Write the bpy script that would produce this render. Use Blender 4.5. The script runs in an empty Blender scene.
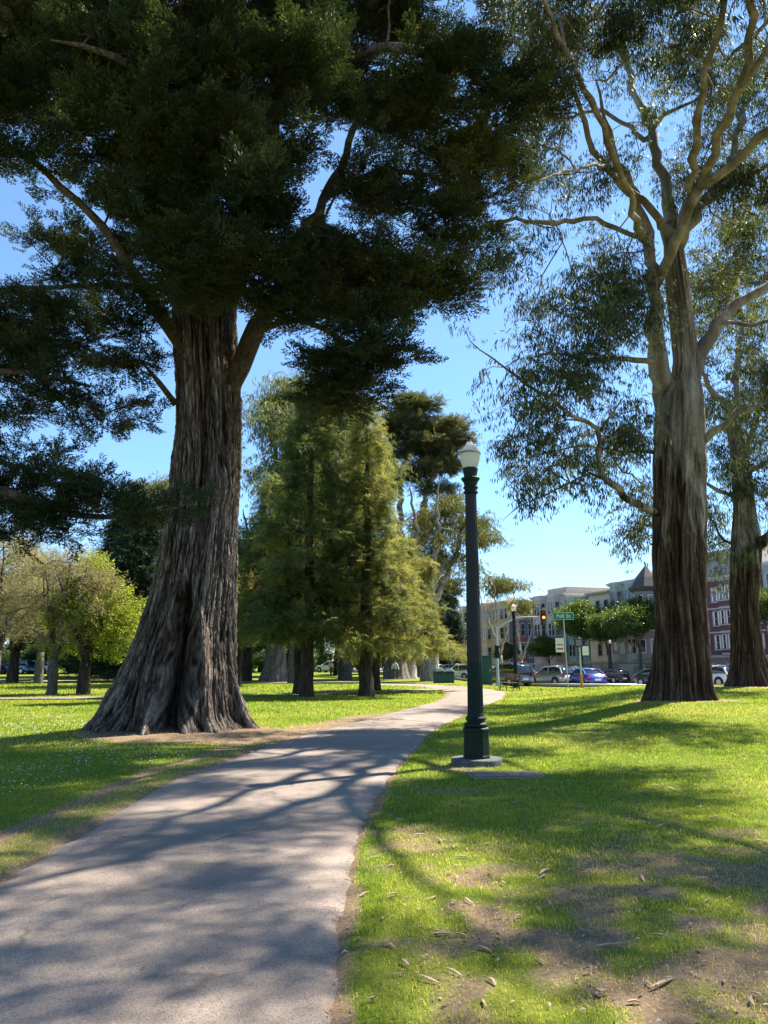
import bpy, bmesh, math, random
import numpy as np
from mathutils import Vector, Matrix

R = math.radians
RNG = np.random.default_rng(7)
random.seed(7)
scene = bpy.context.scene
col = bpy.data.collections.new("park"); scene.collection.children.link(col)

# ------------------------------------------------------------------ camera
CAM_H = 1.6; PITCH = R(11.0); F = 770.0
cp, sp = math.cos(PITCH), math.sin(PITCH)
cam_d = bpy.data.cameras.new("camera"); cam = bpy.data.objects.new("camera", cam_d)
col.objects.link(cam); scene.camera = cam
cam.location = (0, 0, CAM_H); cam.rotation_euler = (R(90) + PITCH, 0, 0)
cam_d.sensor_fit = 'VERTICAL'; cam_d.sensor_height = 24.0; cam_d.lens = 24.0 * F / 1024.0
cam_d.clip_start = 0.1; cam_d.clip_end = 6000

def P(px, py, Y):
    """world point seen at pixel px,py, lying at distance Y in front"""
    u = (px - 384) / F; v = (512 - py) / F
    t = Y / (cp - v * sp)
    return np.array((u * t, Y, CAM_H + t * (sp + v * cp)))
def pxm(Y, py=500):
    v = (512 - py) / F
    return Y / (cp - v * sp) / F

# ------------------------------------------------------------------ noise
def _h(ix, iy, iz, s):
    n = (ix * 374761393 + iy * 668265263 + iz * 2147483647 % 4294967291 + s * 974711) & 0xffffffff
    n = (n ^ (n >> 13)) * 1274126177 & 0xffffffff
    n = (n ^ (n >> 16)) * 2246822519 & 0xffffffff
    n = n ^ (n >> 15)
    return (n & 0xffffff) / float(0xffffff)
def vnoise(x, y, z=0.0, s=0):
    x, y, z = np.broadcast_arrays(np.asarray(x, float), np.asarray(y, float), np.asarray(z, float))
    xf, yf, zf = np.floor(x), np.floor(y), np.floor(z)
    ix, iy, iz = xf.astype(np.int64), yf.astype(np.int64), zf.astype(np.int64)
    fx, fy, fz = x - xf, y - yf, z - zf
    fx = fx*fx*(3-2*fx); fy = fy*fy*(3-2*fy); fz = fz*fz*(3-2*fz)
    o = 0
    for a in (0, 1):
        for b in (0, 1):
            for c in (0, 1):
                w = (fx if a else 1-fx) * (fy if b else 1-fy) * (fz if c else 1-fz)
                o = o + w * _h(ix+a, iy+b, (iz+c) * 31337, s)
    return o * 2 - 1
def fbm(x, y, z=0.0, s=0, o=4):
    a = 0; k = 1.0; n = 0
    for i in range(o):
        a = a + k * vnoise(np.asarray(x)*2**i, np.asarray(y)*2**i, np.asarray(z)*2**i, s+i*17); n += k; k *= .5
    return a / n
def sstep(a, b, x):
    t = np.clip((np.asarray(x, float) - a) / (b - a), 0, 1); return t*t*(3-2*t)

# ------------------------------------------------------------------ objects
def link(o, parent=None):
    col.objects.link(o)
    if parent is not None: o.parent = parent
    return o
def tag(o, label=None, cat=None, group=None, kind=None):
    if label: o['label'] = label
    if cat: o['category'] = cat
    if group: o['group'] = group
    if kind: o['kind'] = kind
    return o
def empty(name, loc=(0,0,0), rz=0.0):
    o = bpy.data.objects.new(name, None); o.empty_display_size = .3
    o.location = tuple(loc); o.rotation_euler = (0, 0, rz); return link(o)
def copy_tree(o, parent=None):
    c = o.copy(); link(c)
    if parent is not None: c.parent = parent
    for ch in list(o.children): copy_tree(ch, c)
    return c

def np_mesh(name, V, polys, mats, parent=None, smooth=False, attrs=None, midx=None, loc=None):
    """polys: list of (n_faces, k) int arrays, possibly different k"""
    me = bpy.data.meshes.new(name)
    V = np.asarray(V, np.float32)
    if not isinstance(polys, (list, tuple)): polys = [polys]
    polys = [np.asarray(p, np.int32) for p in polys if len(p)]
    loops = np.concatenate([p.ravel() for p in polys])
    sizes = np.concatenate([np.full(len(p), p.shape[1], np.int32) for p in polys])
    starts = np.concatenate([[0], np.cumsum(sizes)[:-1]]).astype(np.int32)
    me.vertices.add(len(V)); me.vertices.foreach_set('co', V.ravel())
    me.loops.add(len(loops)); me.loops.foreach_set('vertex_index', loops)
    me.polygons.add(len(sizes)); me.polygons.foreach_set('loop_start', starts)
    try: me.polygons.foreach_set('loop_total', sizes)
    except Exception: pass
    if not isinstance(mats, (list, tuple)): mats = [mats]
    for m in mats: me.materials.append(m)
    if midx is not None: me.polygons.foreach_set('material_index', np.asarray(midx, np.int32))
    me.polygons.foreach_set('use_smooth', np.full(len(sizes), smooth, bool))
    if attrs:
        for k, a in attrs.items():
            at = me.attributes.new(k, 'FLOAT', 'POINT'); at.data.foreach_set('value', np.asarray(a, np.float32))
    me.update(calc_edges=True); me.validate()
    o = bpy.data.objects.new(name, me)
    if loc is not None: o.location = tuple(loc)
    return link(o, parent)

class MB:
    """collects simple solids into one mesh"""
    def __init__(s): s.v = []; s.f = []; s.m = []; s.sm = []
    def add(s, verts, faces, m=0, smooth=False):
        b = len(s.v); s.v += [tuple(map(float, v)) for v in verts]
        for f in faces: s.f.append([b+i for i in f]); s.m.append(m); s.sm.append(smooth)
    def box(s, x0, x1, y0, y1, z0, z1, m=0):
        v = [(x0,y0,z0),(x1,y0,z0),(x1,y1,z0),(x0,y1,z0),(x0,y0,z1),(x1,y0,z1),(x1,y1,z1),(x0,y1,z1)]
        s.add(v, [(0,3,2,1),(4,5,6,7),(0,1,5,4),(1,2,6,5),(2,3,7,6),(3,0,4,7)], m)
    def prism(s, poly, z0, z1, m=0, top=None):
        n = len(poly); top = top or poly
        v = [(p[0],p[1],z0) for p in poly] + [(p[0],p[1],z1) for p in top]
        s.add(v, [list(range(n))[::-1], list(range(n,2*n))] + [(i,(i+1)%n,n+(i+1)%n,n+i) for i in range(n)], m)
    def lathe(s, prof, n=24, c=(0,0), m=0, smooth=True, flute=0.0, nf=0, rot=0.0, caps=True):
        v = []
        for r, z in prof:
            for i in range(n):
                a = 2*math.pi*i/n + rot
                rr = r * (1 - flute * (0.5 + 0.5*math.cos(nf*a))) if nf else r
                v.append((c[0]+rr*math.cos(a), c[1]+rr*math.sin(a), z))
        f = []
        for j in range(len(prof)-1):
            for i in range(n):
                f.append((j*n+i, j*n+(i+1)%n, (j+1)*n+(i+1)%n, (j+1)*n+i))
        s.add(v, f, m, smooth)
        if caps:
            k = (len(prof)-1)*n
            s.add(v[:n], [list(range(n))[::-1]], m); s.add(v[k:], [list(range(n))], m)
    def tube(s, pts, rad, n=8, m=0, smooth=True):
        pts = [np.array(p, float) for p in pts]
        if not hasattr(rad, '__len__'): rad = [rad]*len(pts)
        v, f = tube_arrays(np.array(pts), np.array(rad, float), n)
        s.add(v, f.tolist(), m, smooth)
        k = (len(pts)-1)*n
        s.add(v[:n], [list(range(n))[::-1]], m); s.add(v[k:], [list(range(n))], m)
    def build(s, name, mats, parent=None, bevel=0.0, seg=2, loc=None, rz=None):
        me = bpy.data.meshes.new(name); me.from_pydata(s.v, [], s.f)
        if not isinstance(mats, (list, tuple)): mats = [mats]
        for m in mats: me.materials.append(m)
        for p, mi, sm in zip(me.polygons, s.m, s.sm): p.material_index = mi; p.use_smooth = sm
        me.update()
        o = bpy.data.objects.new(name, me); link(o, parent)
        if bevel:
            b = o.modifiers.new('bevel', 'BEVEL'); b.width = bevel; b.segments = seg; b.limit_method = 'ANGLE'; b.angle_limit = R(40)
        if loc is not None: o.location = tuple(loc)
        if rz is not None: o.rotation_euler = (0,0,rz)
        return o

def tube_arrays(pts, rad, n, twist=0.0):
    m = len(pts)
    T = np.gradient(pts, axis=0); T /= (np.linalg.norm(T, axis=1, keepdims=True) + 1e-9)
    a = np.array((1.0, 0, 0)) if abs(T[0][0]) < .8 else np.array((0, 1.0, 0))
    N = np.zeros_like(pts); x = a - T[0]*a.dot(T[0]); N[0] = x/np.linalg.norm(x)
    for i in range(1, m):
        x = N[i-1] - T[i]*N[i-1].dot(T[i]); l = np.linalg.norm(x)
        N[i] = x/l if l > 1e-6 else N[i-1]
    B = np.cross(T, N)
    th = np.arange(n)*2*math.pi/n
    V = pts[:,None,:] + rad[:,None,None]*(np.cos(th)[None,:,None]*N[:,None,:] + np.sin(th)[None,:,None]*B[:,None,:])
    V = V.reshape(-1, 3)
    i = np.arange(n); j = (i+1) % n
    k = np.arange(m-1)[:,None]*n
    Fc = np.stack([k+i, k+j, k+n+j, k+n+i], -1).reshape(-1, 4)
    return V, Fc

# ------------------------------------------------------------------ materials
def lin(c):
    return tuple(((x/12.92) if x <= .04045 else ((x+.055)/1.055)**2.4) for x in c)
def new_mat(name):
    m = bpy.data.materials.new(name); m.use_nodes = True
    nt = m.node_tree; nt.nodes.clear()
    return m, nt
class G:
    def __init__(s, nt): s.nt = nt
    def n(s, t, ins=None, **kw):
        nd = s.nt.nodes.new(t)
        for k, v in kw.items(): setattr(nd, k, v)
        if ins:
            for k, v in ins.items():
                if hasattr(v, 'is_output') : s.nt.links.new(v, nd.inputs[k])
                else: nd.inputs[k].default_value = v
        return nd
    def ramp(s, fac, stops, interp='LINEAR'):
        r = s.nt.nodes.new('ShaderNodeValToRGB'); s.nt.links.new(fac, r.inputs[0]); r.color_ramp.interpolation = interp
        e = r.color_ramp.elements
        while len(e) < len(stops): e.new(.5)
        for el, (p, c) in zip(e, stops): el.position = p; el.color = (*c, 1) if len(c) == 3 else c
        return r.outputs[0]
    def mix(s, f, a, b, mode='MIX'):
        m = s.nt.nodes.new('ShaderNodeMix'); m.data_type = 'RGBA'; m.blend_type = mode
        for sock, v in ((m.inputs[0], f), (m.inputs[6], a), (m.inputs[7], b)):
            if hasattr(v, 'is_output'): s.nt.links.new(v, sock)
            else: sock.default_value = v if not isinstance(v, tuple) or len(v) == 4 else (*v, 1)
        return m.outputs[2]
    def math(s, op, a, b=0.0, c=None, clamp=False):
        m = s.nt.nodes.new('ShaderNodeMath'); m.operation = op; m.use_clamp = clamp
        for i, v in enumerate((a, b, c)):
            if v is None: continue
            if hasattr(v, 'is_output'): s.nt.links.new(v, m.inputs[i])
            else: m.inputs[i].default_value = v
        return m.outputs[0]
    def coords(s, scale=(1,1,1), kind='Object'):
        tc = s.n('ShaderNodeTexCoord'); mp = s.n('ShaderNodeMapping', {'Vector': tc.outputs[kind], 'Scale': scale})
        return mp.outputs[0]
    def noise(s, vec, scale=5, detail=4, rough=.55, dist=0.0):
        return s.n('ShaderNodeTexNoise', {'Vector': vec, 'Scale': scale, 'Detail': detail, 'Roughness': rough, 'Distortion': dist}).outputs[0]
    def out(s, sh): s.n('ShaderNodeOutputMaterial', {'Surface': sh})

def simple(name, c, rough=.6, metal=0.0, var=.12, scale=6.0, bump=.15, spec=.4, coat=0.0, stretch=(1,1,1)):
    m, nt = new_mat(name); g = G(nt)
    v = g.coords(stretch); n = g.noise(v, scale, 6, .6)
    a = tuple(max(0, x*(1-var)) for x in c); b = tuple(min(1, x*(1+var)) for x in c)
    cc = g.ramp(n, [(.3, a), (.7, b)])
    rr = g.math('MULTIPLY_ADD', n, .25, rough-.12, clamp=True)
    bm = g.n('ShaderNodeBump', {'Strength': bump, 'Distance': .02, 'Height': n})
    p = g.n('ShaderNodeBsdfPrincipled', {'Base Color': cc, 'Roughness': rr, 'Metallic': metal, 'Specular IOR Level': spec, 'Coat Weight': coat, 'Normal': bm.outputs[0]})
    g.out(p.outputs[0]); return m

def leaf_mat(name, cols, trans=.4, rough=.5, tcol=None, spec=.3):
    """cols: colours over the per-leaf attribute v in 0..1"""
    m, nt = new_mat(name); g = G(nt)
    at = g.n('ShaderNodeAttribute', attribute_name='v')
    k = len(cols)
    c = g.ramp(at.outputs['Fac'], [(i/(k-1), x) for i, x in enumerate(cols)])
    tc = g.mix(1.0, c, tcol or (1.5, 1.6, .7, 1), 'MULTIPLY')
    p = g.n('ShaderNodeBsdfPrincipled', {'Base Color': c, 'Roughness': rough, 'Specular IOR Level': spec})
    t = g.n('ShaderNodeBsdfTranslucent', {'Color': tc})
    mx = g.n('ShaderNodeMixShader', {0: trans, 1: p.outputs[0], 2: t.outputs[0]})
    g.out(mx.outputs[0]); return m

def bark_mat(name, dark, mid, light, zs=.35, s=7.0, bump=.8, dist=.06, lo=.3, hi=.72, ridge=False):
    m, nt = new_mat(name); g = G(nt)
    v = g.coords((1, 1, zs))
    n1 = g.noise(v, s, 8, .62, .4); v2 = g.coords((1, 1, zs*.45)); n2 = g.noise(v2, s*4, 5, .6)
    v3 = g.coords((1,1,.5)); n3 = g.noise(v3, .9, 4, .6)
    f = g.math('MULTIPLY_ADD', n2, .45, g.math('MULTIPLY', n1, .6))
    f = g.math('ADD', f, g.math('MULTIPLY_ADD', n3, .3, -.17))
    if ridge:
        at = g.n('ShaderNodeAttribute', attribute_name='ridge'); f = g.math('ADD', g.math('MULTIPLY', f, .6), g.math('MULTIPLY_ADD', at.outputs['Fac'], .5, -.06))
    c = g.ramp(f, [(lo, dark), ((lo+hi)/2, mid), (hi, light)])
    dn = g.n('ShaderNodeTexNoise', {'Vector': v, 'Scale': s*.8, 'Detail': 4.0}).outputs[1]
    vo = g.n('ShaderNodeTexVoronoi', {'Vector': g.mix(.22, g.coords((1,1,zs*.8)), dn), 'Scale': s*1.7}, feature='DISTANCE_TO_EDGE')
    ck = g.ramp(vo.outputs['Distance'], [(0, (.30,.27,.25)), (.10, (1,1,1))])
    c = g.mix(.8, c, ck, 'MULTIPLY'); f = g.math('ADD', f, g.math('MULTIPLY', g.math('MINIMUM', vo.outputs['Distance'], .12), 3.0))
    bm = g.n('ShaderNodeBump', {'Strength': bump, 'Distance': dist, 'Height': f})
    p = g.n('ShaderNodeBsdfPrincipled', {'Base Color': c, 'Roughness': .9, 'Specular IOR Level': .15, 'Normal': bm.outputs[0]})
    g.out(p.outputs[0]); return m

M = {}
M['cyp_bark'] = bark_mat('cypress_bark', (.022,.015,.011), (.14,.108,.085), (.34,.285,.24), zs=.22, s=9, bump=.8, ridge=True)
M['cyp_limb'] = bark_mat('cypress_limb_bark', (.035,.024,.016), (.10,.075,.055), (.2,.155,.12), zs=.5, s=7, bump=.6)
M['dark_bark'] = bark_mat('dark_bark', (.02,.015,.01), (.06,.045,.034), (.13,.105,.08), zs=.25, s=6, bump=.8)
M['pale_bark'] = bark_mat('pale_bark', (.12,.1,.085), (.3,.27,.235), (.5,.46,.41), zs=.2, s=4, bump=.4)
M['ficus_bark'] = bark_mat('grey_bark', (.05,.045,.04), (.12,.105,.09), (.2,.18,.155), zs=.5, s=5, bump=.4)
M['cyp_leaf'] = leaf_mat('cypress_foliage', [(.012,.021,.011), (.024,.036,.017), (.055,.068,.026), (.15,.15,.05)], .30, .6)
M['con_leaf'] = leaf_mat('conifer_foliage', [(.045,.062,.024), (.105,.13,.04), (.20,.205,.075), (.31,.29,.12)], .58, .6, tcol=(1.45,1.4,.8,1))
M['olive_leaf'] = leaf_mat('olive_foliage', [(.05,.058,.028), (.095,.10,.045), (.16,.155,.065)], .35, .6)
M['condeep_leaf'] = leaf_mat('deep_conifer_foliage', [(.034,.058,.024), (.07,.105,.036), (.14,.165,.06), (.23,.23,.09)], .52, .6, tcol=(1.4,1.4,.8,1))
M['paleeuc_leaf'] = leaf_mat('pale_eucalyptus_leaf', [(.07,.085,.04), (.12,.135,.055), (.19,.19,.07)], .38, .6)
M['condark_leaf'] = leaf_mat('dark_conifer_foliage', [(.018,.035,.02), (.03,.055,.028), (.05,.075,.035)], .2, .6)
M['euc_leaf'] = leaf_mat('eucalyptus_leaf', [(.028,.038,.028), (.055,.07,.036), (.10,.11,.042), (.17,.16,.055)], .34, .55, spec=.2)
M['lime_leaf'] = leaf_mat('lime_leaf', [(.15,.19,.025), (.23,.27,.04), (.34,.36,.08)], .5, .5, tcol=(1.3,1.35,.6,1))
M['broad_leaf'] = leaf_mat('broad_leaf', [(.022,.05,.016), (.045,.085,.024), (.085,.13,.032)], .3, .5)
M['ficus_leaf'] = leaf_mat('street_tree_leaf', [(.03,.065,.018), (.075,.12,.022), (.17,.21,.035)], .35, .45)
M['bud_leaf'] = leaf_mat('budding_leaf', [(.22,.17,.11), (.3,.26,.14), (.36,.35,.12)], .35, .6, tcol=(1.2,1.2,.9,1))
M['tan_leaf'] = leaf_mat('tan_blossom', [(.24,.18,.07), (.33,.27,.1), (.42,.36,.15)], .35, .6, tcol=(1.2,1.2,.9,1))

def euc_bark():
    m, nt = new_mat('eucalyptus_bark'); g = G(nt)
    v = g.coords((1,1,.15)); n1 = g.noise(v, 5, 8, .62, .8); v2 = g.coords((1,1,.35)); n2 = g.noise(v2, 22, 5, .65)
    v3 = g.coords((1,1,.22)); n3 = g.noise(v3, 2.2, 4, .55)
    ge = g.n('ShaderNodeNewGeometry'); sx = g.n('ShaderNodeSeparateXYZ', {0: ge.outputs['Position']})
    zz = g.math('MULTIPLY_ADD', sx.outputs[2], .13, g.math('MULTIPLY_ADD', n1, 1.2, -1.15))
    zz = g.math('ADD', zz, g.math('MULTIPLY_ADD', n3, 1.5, -.70), clamp=True)
    f = g.math('MULTIPLY_ADD', n2, .4, g.math('MULTIPLY', n1, .6))
    at = g.n('ShaderNodeAttribute', attribute_name='ridge'); f = g.math('ADD', g.math('MULTIPLY', f, .7), g.math('MULTIPLY_ADD', at.outputs['Fac'], .4, -.06))
    rough_c = g.ramp(f, [(.32, (.014,.008,.005)), (.5, (.06,.034,.02)), (.74, (.17,.115,.075))])
    smooth_c = g.ramp(g.math('MULTIPLY_ADD', n2, .3, g.math('MULTIPLY', n3, .7)), [(.34, (.08,.06,.04)), (.48, (.165,.135,.10)), (.64, (.34,.30,.245))])
    vo = g.n('ShaderNodeTexVoronoi', {'Vector': g.mix(.2, g.coords((1,1,.14)), g.n('ShaderNodeTexNoise', {'Vector': v2, 'Scale': 6.0, 'Detail': 4.0}).outputs[1]), 'Scale': 12.0}, feature='DISTANCE_TO_EDGE')
    rough_c = g.mix(.8, rough_c, g.ramp(vo.outputs['Distance'], [(0, (.3,.27,.25)), (.1, (1,1,1))]), 'MULTIPLY')
    c = g.mix(g.ramp(zz, [(.25,(0,0,0)),(.6,(1,1,1))]), rough_c, smooth_c)
    bm = g.n('ShaderNodeBump', {'Strength': .9, 'Distance': .05, 'Height': f})
    p = g.n('ShaderNodeBsdfPrincipled', {'Base Color': c, 'Roughness': .85, 'Specular IOR Level': .2, 'Normal': bm.outputs[0]})
    g.out(p.outputs[0]); return m
M['euc_bark'] = euc_bark()
# ------------------------------------------------------------------ path edges (world metres)
PE = np.array([  # y, left x, right x
 (-4,-3.0,-.2),(0,-2.95,-.22),(3.8,-2.9,-.22),(5.7,-2.88,-.235),(7.1,-2.89,-.22),(8.4,-2.92,-.14),(11.1,-2.9,.08),(13.3,-2.6,.36),
 (15.6,-2.2,.70),(19.0,-1.4,1.2),(24.3,.0,2.4),(29.8,1.5,3.85),(33.7,2.38,4.9),(38.7,3.05,5.85),(43,3.3,6.6)])
# the far bend turns left: centre points and half widths
FAR = [(4.85,44.5,1.6),(4.4,49,1.6),(3.0,53,1.6),(.8,56.8,1.6),(-2.5,60,1.6),(-8,63,1.6),(-16,65.5,1.6),(-30,68,1.6),(-60,70,1.6)]
def smooth_poly(pts, n):
    pts = np.array(pts, float); d = np.r_[0, np.cumsum(np.linalg.norm(np.diff(pts[:, :2], axis=0), axis=1))]
    m = np.zeros_like(pts); m[1:-1] = (pts[2:]-pts[:-2])/(d[2:]-d[:-2])[:,None]; m[0] = (pts[1]-pts[0])/(d[1]-d[0]); m[-1] = (pts[-1]-pts[-2])/(d[-1]-d[-2])
    t = np.linspace(0, d[-1], n); k = np.clip(np.searchsorted(d, t, 'right')-1, 0, len(d)-2)
    h = (d[k+1]-d[k]); s = ((t-d[k])/h)[:,None]; h = h[:,None]
    return (2*s**3-3*s**2+1)*pts[k] + (s**3-2*s**2+s)*h*m[k] + (-2*s**3+3*s**2)*pts[k+1] + (s**3-s**2)*h*m[k+1]
_c = [((l+r)/2, y, (r-l)/2) for y, l, r in PE] + FAR
_cl = np.array(_c)
# half widths measured across the path, not along x
_sm = smooth_poly(_cl, 600)
_t = np.gradient(_sm[:, :2], axis=0); _t /= np.linalg.norm(_t, axis=1, keepdims=True)
_sm[:, 2] = np.where(_sm[:, 1] < 43.5, _sm[:, 2]*np.maximum(_t[:, 1], .75), _sm[:, 2])
PATH = _sm; PT = _t; PN = np.stack([_t[:, 1], -_t[:, 0]], 1)       # normal to the right
def path_dist(x, y):
    """signed: negative inside; also side (+1 right)"""
    x = np.asarray(x, float).ravel(); y = np.asarray(y, float).ravel(); D = np.empty(len(x)); S = np.empty(len(x))
    for i in range(0, len(x), 20000):
        dx = x[i:i+20000,None]-PATH[None,:,0]; dy = y[i:i+20000,None]-PATH[None,:,1]
        d = np.hypot(dx, dy) - PATH[None,:,2]; k = d.argmin(1); r = np.arange(len(k))
        D[i:i+20000] = d[r,k]; S[i:i+20000] = np.sign(dx[r,k]*PN[k,0]+dy[r,k]*PN[k,1])
    return D, S
def path_right(y): return np.interp(y, PE[:,0], PE[:,2])
def HG(x, y):
    x = np.asarray(x, float); y = np.asarray(y, float)
    w = sstep(.6, 6.5, x - path_right(y))
    m = .42*w*sstep(12, 23, y)*(1-sstep(37, 50, y))
    slope = -np.clip(y-42, 0, 95)*.0185*sstep(4.5, 12, x - np.clip(y-60,0,200)*-.0)
    und = .035*fbm(x*.22, y*.22, 0, 3, 3)*sstep(.2, 2.5, np.abs(x+1.3)) * (y < 60)
    cyp = .16*np.exp(-(((x+4.9)/2.6)**2+((y-18.3)/2.4)**2))
    euc = .10*np.exp(-(((x-8.9)/2.2)**2+((y-23)/2.0)**2)) + .12*np.exp(-(((x-16)/2.6)**2+((y-34)/2.2)**2))
    return m + slope + und + cyp + euc
def gz(x, y): return float(HG(x, y))

CYP = (-4.95, 18.6); EUC = (9.15, 23.6); EUC2 = (16.3, 34.6)
def dirt_mask(x, y):
    sh = np.shape(x); x = np.asarray(x, float).ravel(); y = np.asarray(y, float).ravel()
    d, s = path_dist(x, y)
    n = fbm(x*.9, y*.9, 0, 5, 5); n2 = fbm(x*3.1, y*3.1, 0, 9, 4)
    dd = d + n*.12 + n2*.05
    L = (s < 0)
    near = (1-sstep(-.02, .10, dd))
    m = near*.95
    band = np.exp(-((d + n*.15 - .62)/.16)**2)*L*(y < 19)*.75
    m = np.maximum(m, band)
    m = np.maximum(m, .38*L*(1-sstep(.5, 1.0, dd))*(y < 22))
    rc = np.hypot((x-CYP[0]-.9)/2.9, (y-CYP[1]+1.3)/1.9)
    m = np.maximum(m, .95*(1-sstep(.72, 1.08, rc + n*.28)))
    rs = np.abs(x-(-1.6))
    m = np.maximum(m, .8*L*(1-sstep(.5,1.1,d+n*.4))*sstep(14,17,y)*(1-sstep(22,27,y)))
    for (ex, ey, er) in ((EUC[0],EUC[1],1.9),(EUC2[0],EUC2[1],2.2)):
        m = np.maximum(m, .85*(1-sstep(.6,1.1,np.hypot(x-ex,y-ey)/er + n*.4)))
    # worn, thin turf in the foreground on the right
    fr = (~L)*(1-sstep(5.2, 9.5, y))*sstep(-.2,.6,x)
    m = np.maximum(m, fr*np.clip(.52 + n*.8 + n2*.9 - .09*(y-4), 0, .74))
    mid = (~L)*(1-sstep(10, 15, y))
    m = np.maximum(m, mid*np.clip(.02 + n*.6 + n2*.6, 0, .5))
    m = np.maximum(m, .5*np.exp(-(np.hypot(x-1.1,y-12.2)/.65)**2))
    return np.clip(m, 0, 1).reshape(sh)

def grade(a, b, step, far_lo, far_hi, g=1.13):
    c = list(np.arange(a, b, step)); s = step; x = c[-1]
    while x < far_hi: s *= g; x += s; c.append(x)
    s = step; x = c[0]; lo = []
    while x > far_lo: s *= g; x -= s; lo.append(x)
    return np.array(lo[::-1] + c)

def ground_mat():
    m, nt = new_mat('lawn_soil'); g = G(nt)
    v = g.coords((1,1,1)); at = g.n('ShaderNodeAttribute', attribute_name='dirt')
    n1 = g.noise(v, .35, 5, .6); n2 = g.noise(v, 3.0, 6, .65); n3 = g.noise(v, 38, 5, .7); n4 = g.noise(v, 130, 3, .7)
    grass = g.ramp(g.math('MULTIPLY_ADD', n3, .5, g.math('MULTIPLY', n2, .5)), [(.3, (.06,.095,.014)), (.5, (.135,.175,.024)), (.7, (.24,.26,.05))])
    far = g.ramp(n1, [(.35, (.9,1,.8)), (.65, (1.15,1.05,1.0))])
    grass = g.mix(1.0, grass, far, 'MULTIPLY')
    dirt = g.ramp(g.math('MULTIPLY_ADD', n4, .45, g.math('MULTIPLY', n3, .6)), [(.3, (.085,.055,.036)), (.5, (.21,.148,.092)), (.66, (.33,.245,.16)), (.8, (.48,.39,.27))])
    f = g.math('ADD', at.outputs['Fac'], g.math('MULTIPLY_ADD', n3, .7, -.35))
    fr = g.ramp(f, [(.25, (0,0,0)), (.55, (1,1,1))])
    c = g.mix(fr, grass, dirt)
    bm = g.n('ShaderNodeBump', {'Strength': .7, 'Distance': .03, 'Height': g.math('ADD', n3, n4)})
    p = g.n('ShaderNodeBsdfPrincipled', {'Base Color': c, 'Roughness': .95, 'Specular IOR Level': .1, 'Normal': bm.outputs[0]})
    g.out(p.outputs[0]); return m
def asphalt_mat():
    m, nt = new_mat('path_asphalt'); g = G(nt)
    v = g.coords((1,1,1)); n1 = g.noise(v, .7, 5, .6); n2 = g.noise(v, 9, 5, .6)
    vo = g.n('ShaderNodeTexVoronoi', {'Vector': v, 'Scale': 115.0}); n3 = g.noise(v, 260, 2, .6)
    base = g.ramp(n1, [(.3, (.205,.166,.136)), (.7, (.285,.238,.20))])
    sp_ = g.ramp(vo.outputs['Color'], [(.1, (.62,.62,.62)), (.5, (1,1,1)), (.93, (1.18,1.16,1.13)), (1.0, (1.75,1.7,1.6))])
    c = g.mix(1.0, base, sp_, 'MULTIPLY')
    c = g.mix(g.ramp(n2, [(.5, (0,0,0)), (.75, (.35,.35,.35))]), c, (.16,.135,.115,1))
    at = g.n('ShaderNodeAttribute', attribute_name='edge')
    e = g.math('ADD', at.outputs['Fac'], g.math('MULTIPLY_ADD', n2, .9, -.5))
    c = g.mix(g.ramp(e, [(.55, (0,0,0)), (.95, (.85,.85,.85))]), c, (.17,.105,.06,1))
    ns = g.noise(v, .28, 3, .5); c = g.mix(1.0, c, g.ramp(ns, [(.35,(.82,.81,.8)),(.6,(1.06,1.05,1.04))]), 'MULTIPLY')
    nb_ = g.noise(v, 2.4, 7, .7); c = g.mix(g.ramp(nb_, [(.6,(0,0,0)),(.72,(.45,.45,.45))]), c, (.12,.1,.085,1))
    # hairline cracks
    nc = g.noise(v, 1.3, 6, .6); vc = g.n('ShaderNodeTexVoronoi', {'Vector': g.mix(.35, v, g.n('ShaderNodeTexNoise', {'Vector': v, 'Scale': 1.6, 'Detail': 5.0}).outputs[1]), 'Scale': .55}, feature='DISTANCE_TO_EDGE')
    cr = g.ramp(vc.outputs['Distance'], [(0, (1,1,1)), (.011, (0,0,0))])
    cm = g.math('MULTIPLY', cr, g.ramp(nc, [(.48,(0,0,0)),(.6,(.6,.6,.6))]))
    c = g.mix(cm, c, (.05,.045,.04,1))
    bm = g.n('ShaderNodeBump', {'Strength': .55, 'Distance': .006, 'Height': g.math('ADD', vo.outputs['Distance'], g.math('MULTIPLY', n3, .5))})
    p = g.n('ShaderNodeBsdfPrincipled', {'Base Color': c, 'Roughness': .85, 'Specular IOR Level': .3, 'Normal': bm.outputs[0]})
    g.out(p.outputs[0]); return m
M['ground'] = ground_mat(); M['path'] = asphalt_mat()

def build_ground():
    xs = grade(-8, 10, .11, -1600, 1600); ys = grade(1.5, 24, .11, -60, 2200, 1.10)
    X, Y = np.meshgrid(xs, ys); Z = HG(X, Y)
    near = (Y < 70) & (np.abs(X) < 70)
    dm = np.zeros_like(X); dm[near] = dirt_mask(X[near], Y[near])
    d = np.full(X.shape, 9.0); dn, _ = path_dist(X[near], Y[near]); d[near] = dn
    Z = Z + near*(np.abs(X) < 12)*.012*fbm(X*4, Y*4, 0, 2, 3)*(Y < 25)
    Z = Z - .05*(1-sstep(-.22, .03, d))                       # bed the path in
    # the street falls away below the lawn's kerb
    n, k = X.shape; i = np.arange(n-1)[:,None]*k + np.arange(k-1)
    Fc = np.stack([i, i+1, i+k+1, i+k], -1).reshape(-1, 4)
    o = np_mesh('ground', np.stack([X.ravel(), Y.ravel(), Z.ravel()], 1), Fc, M['ground'], smooth=True, attrs={'dirt': dm.ravel()})
    tag(o, kind='structure')
build_ground()

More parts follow.
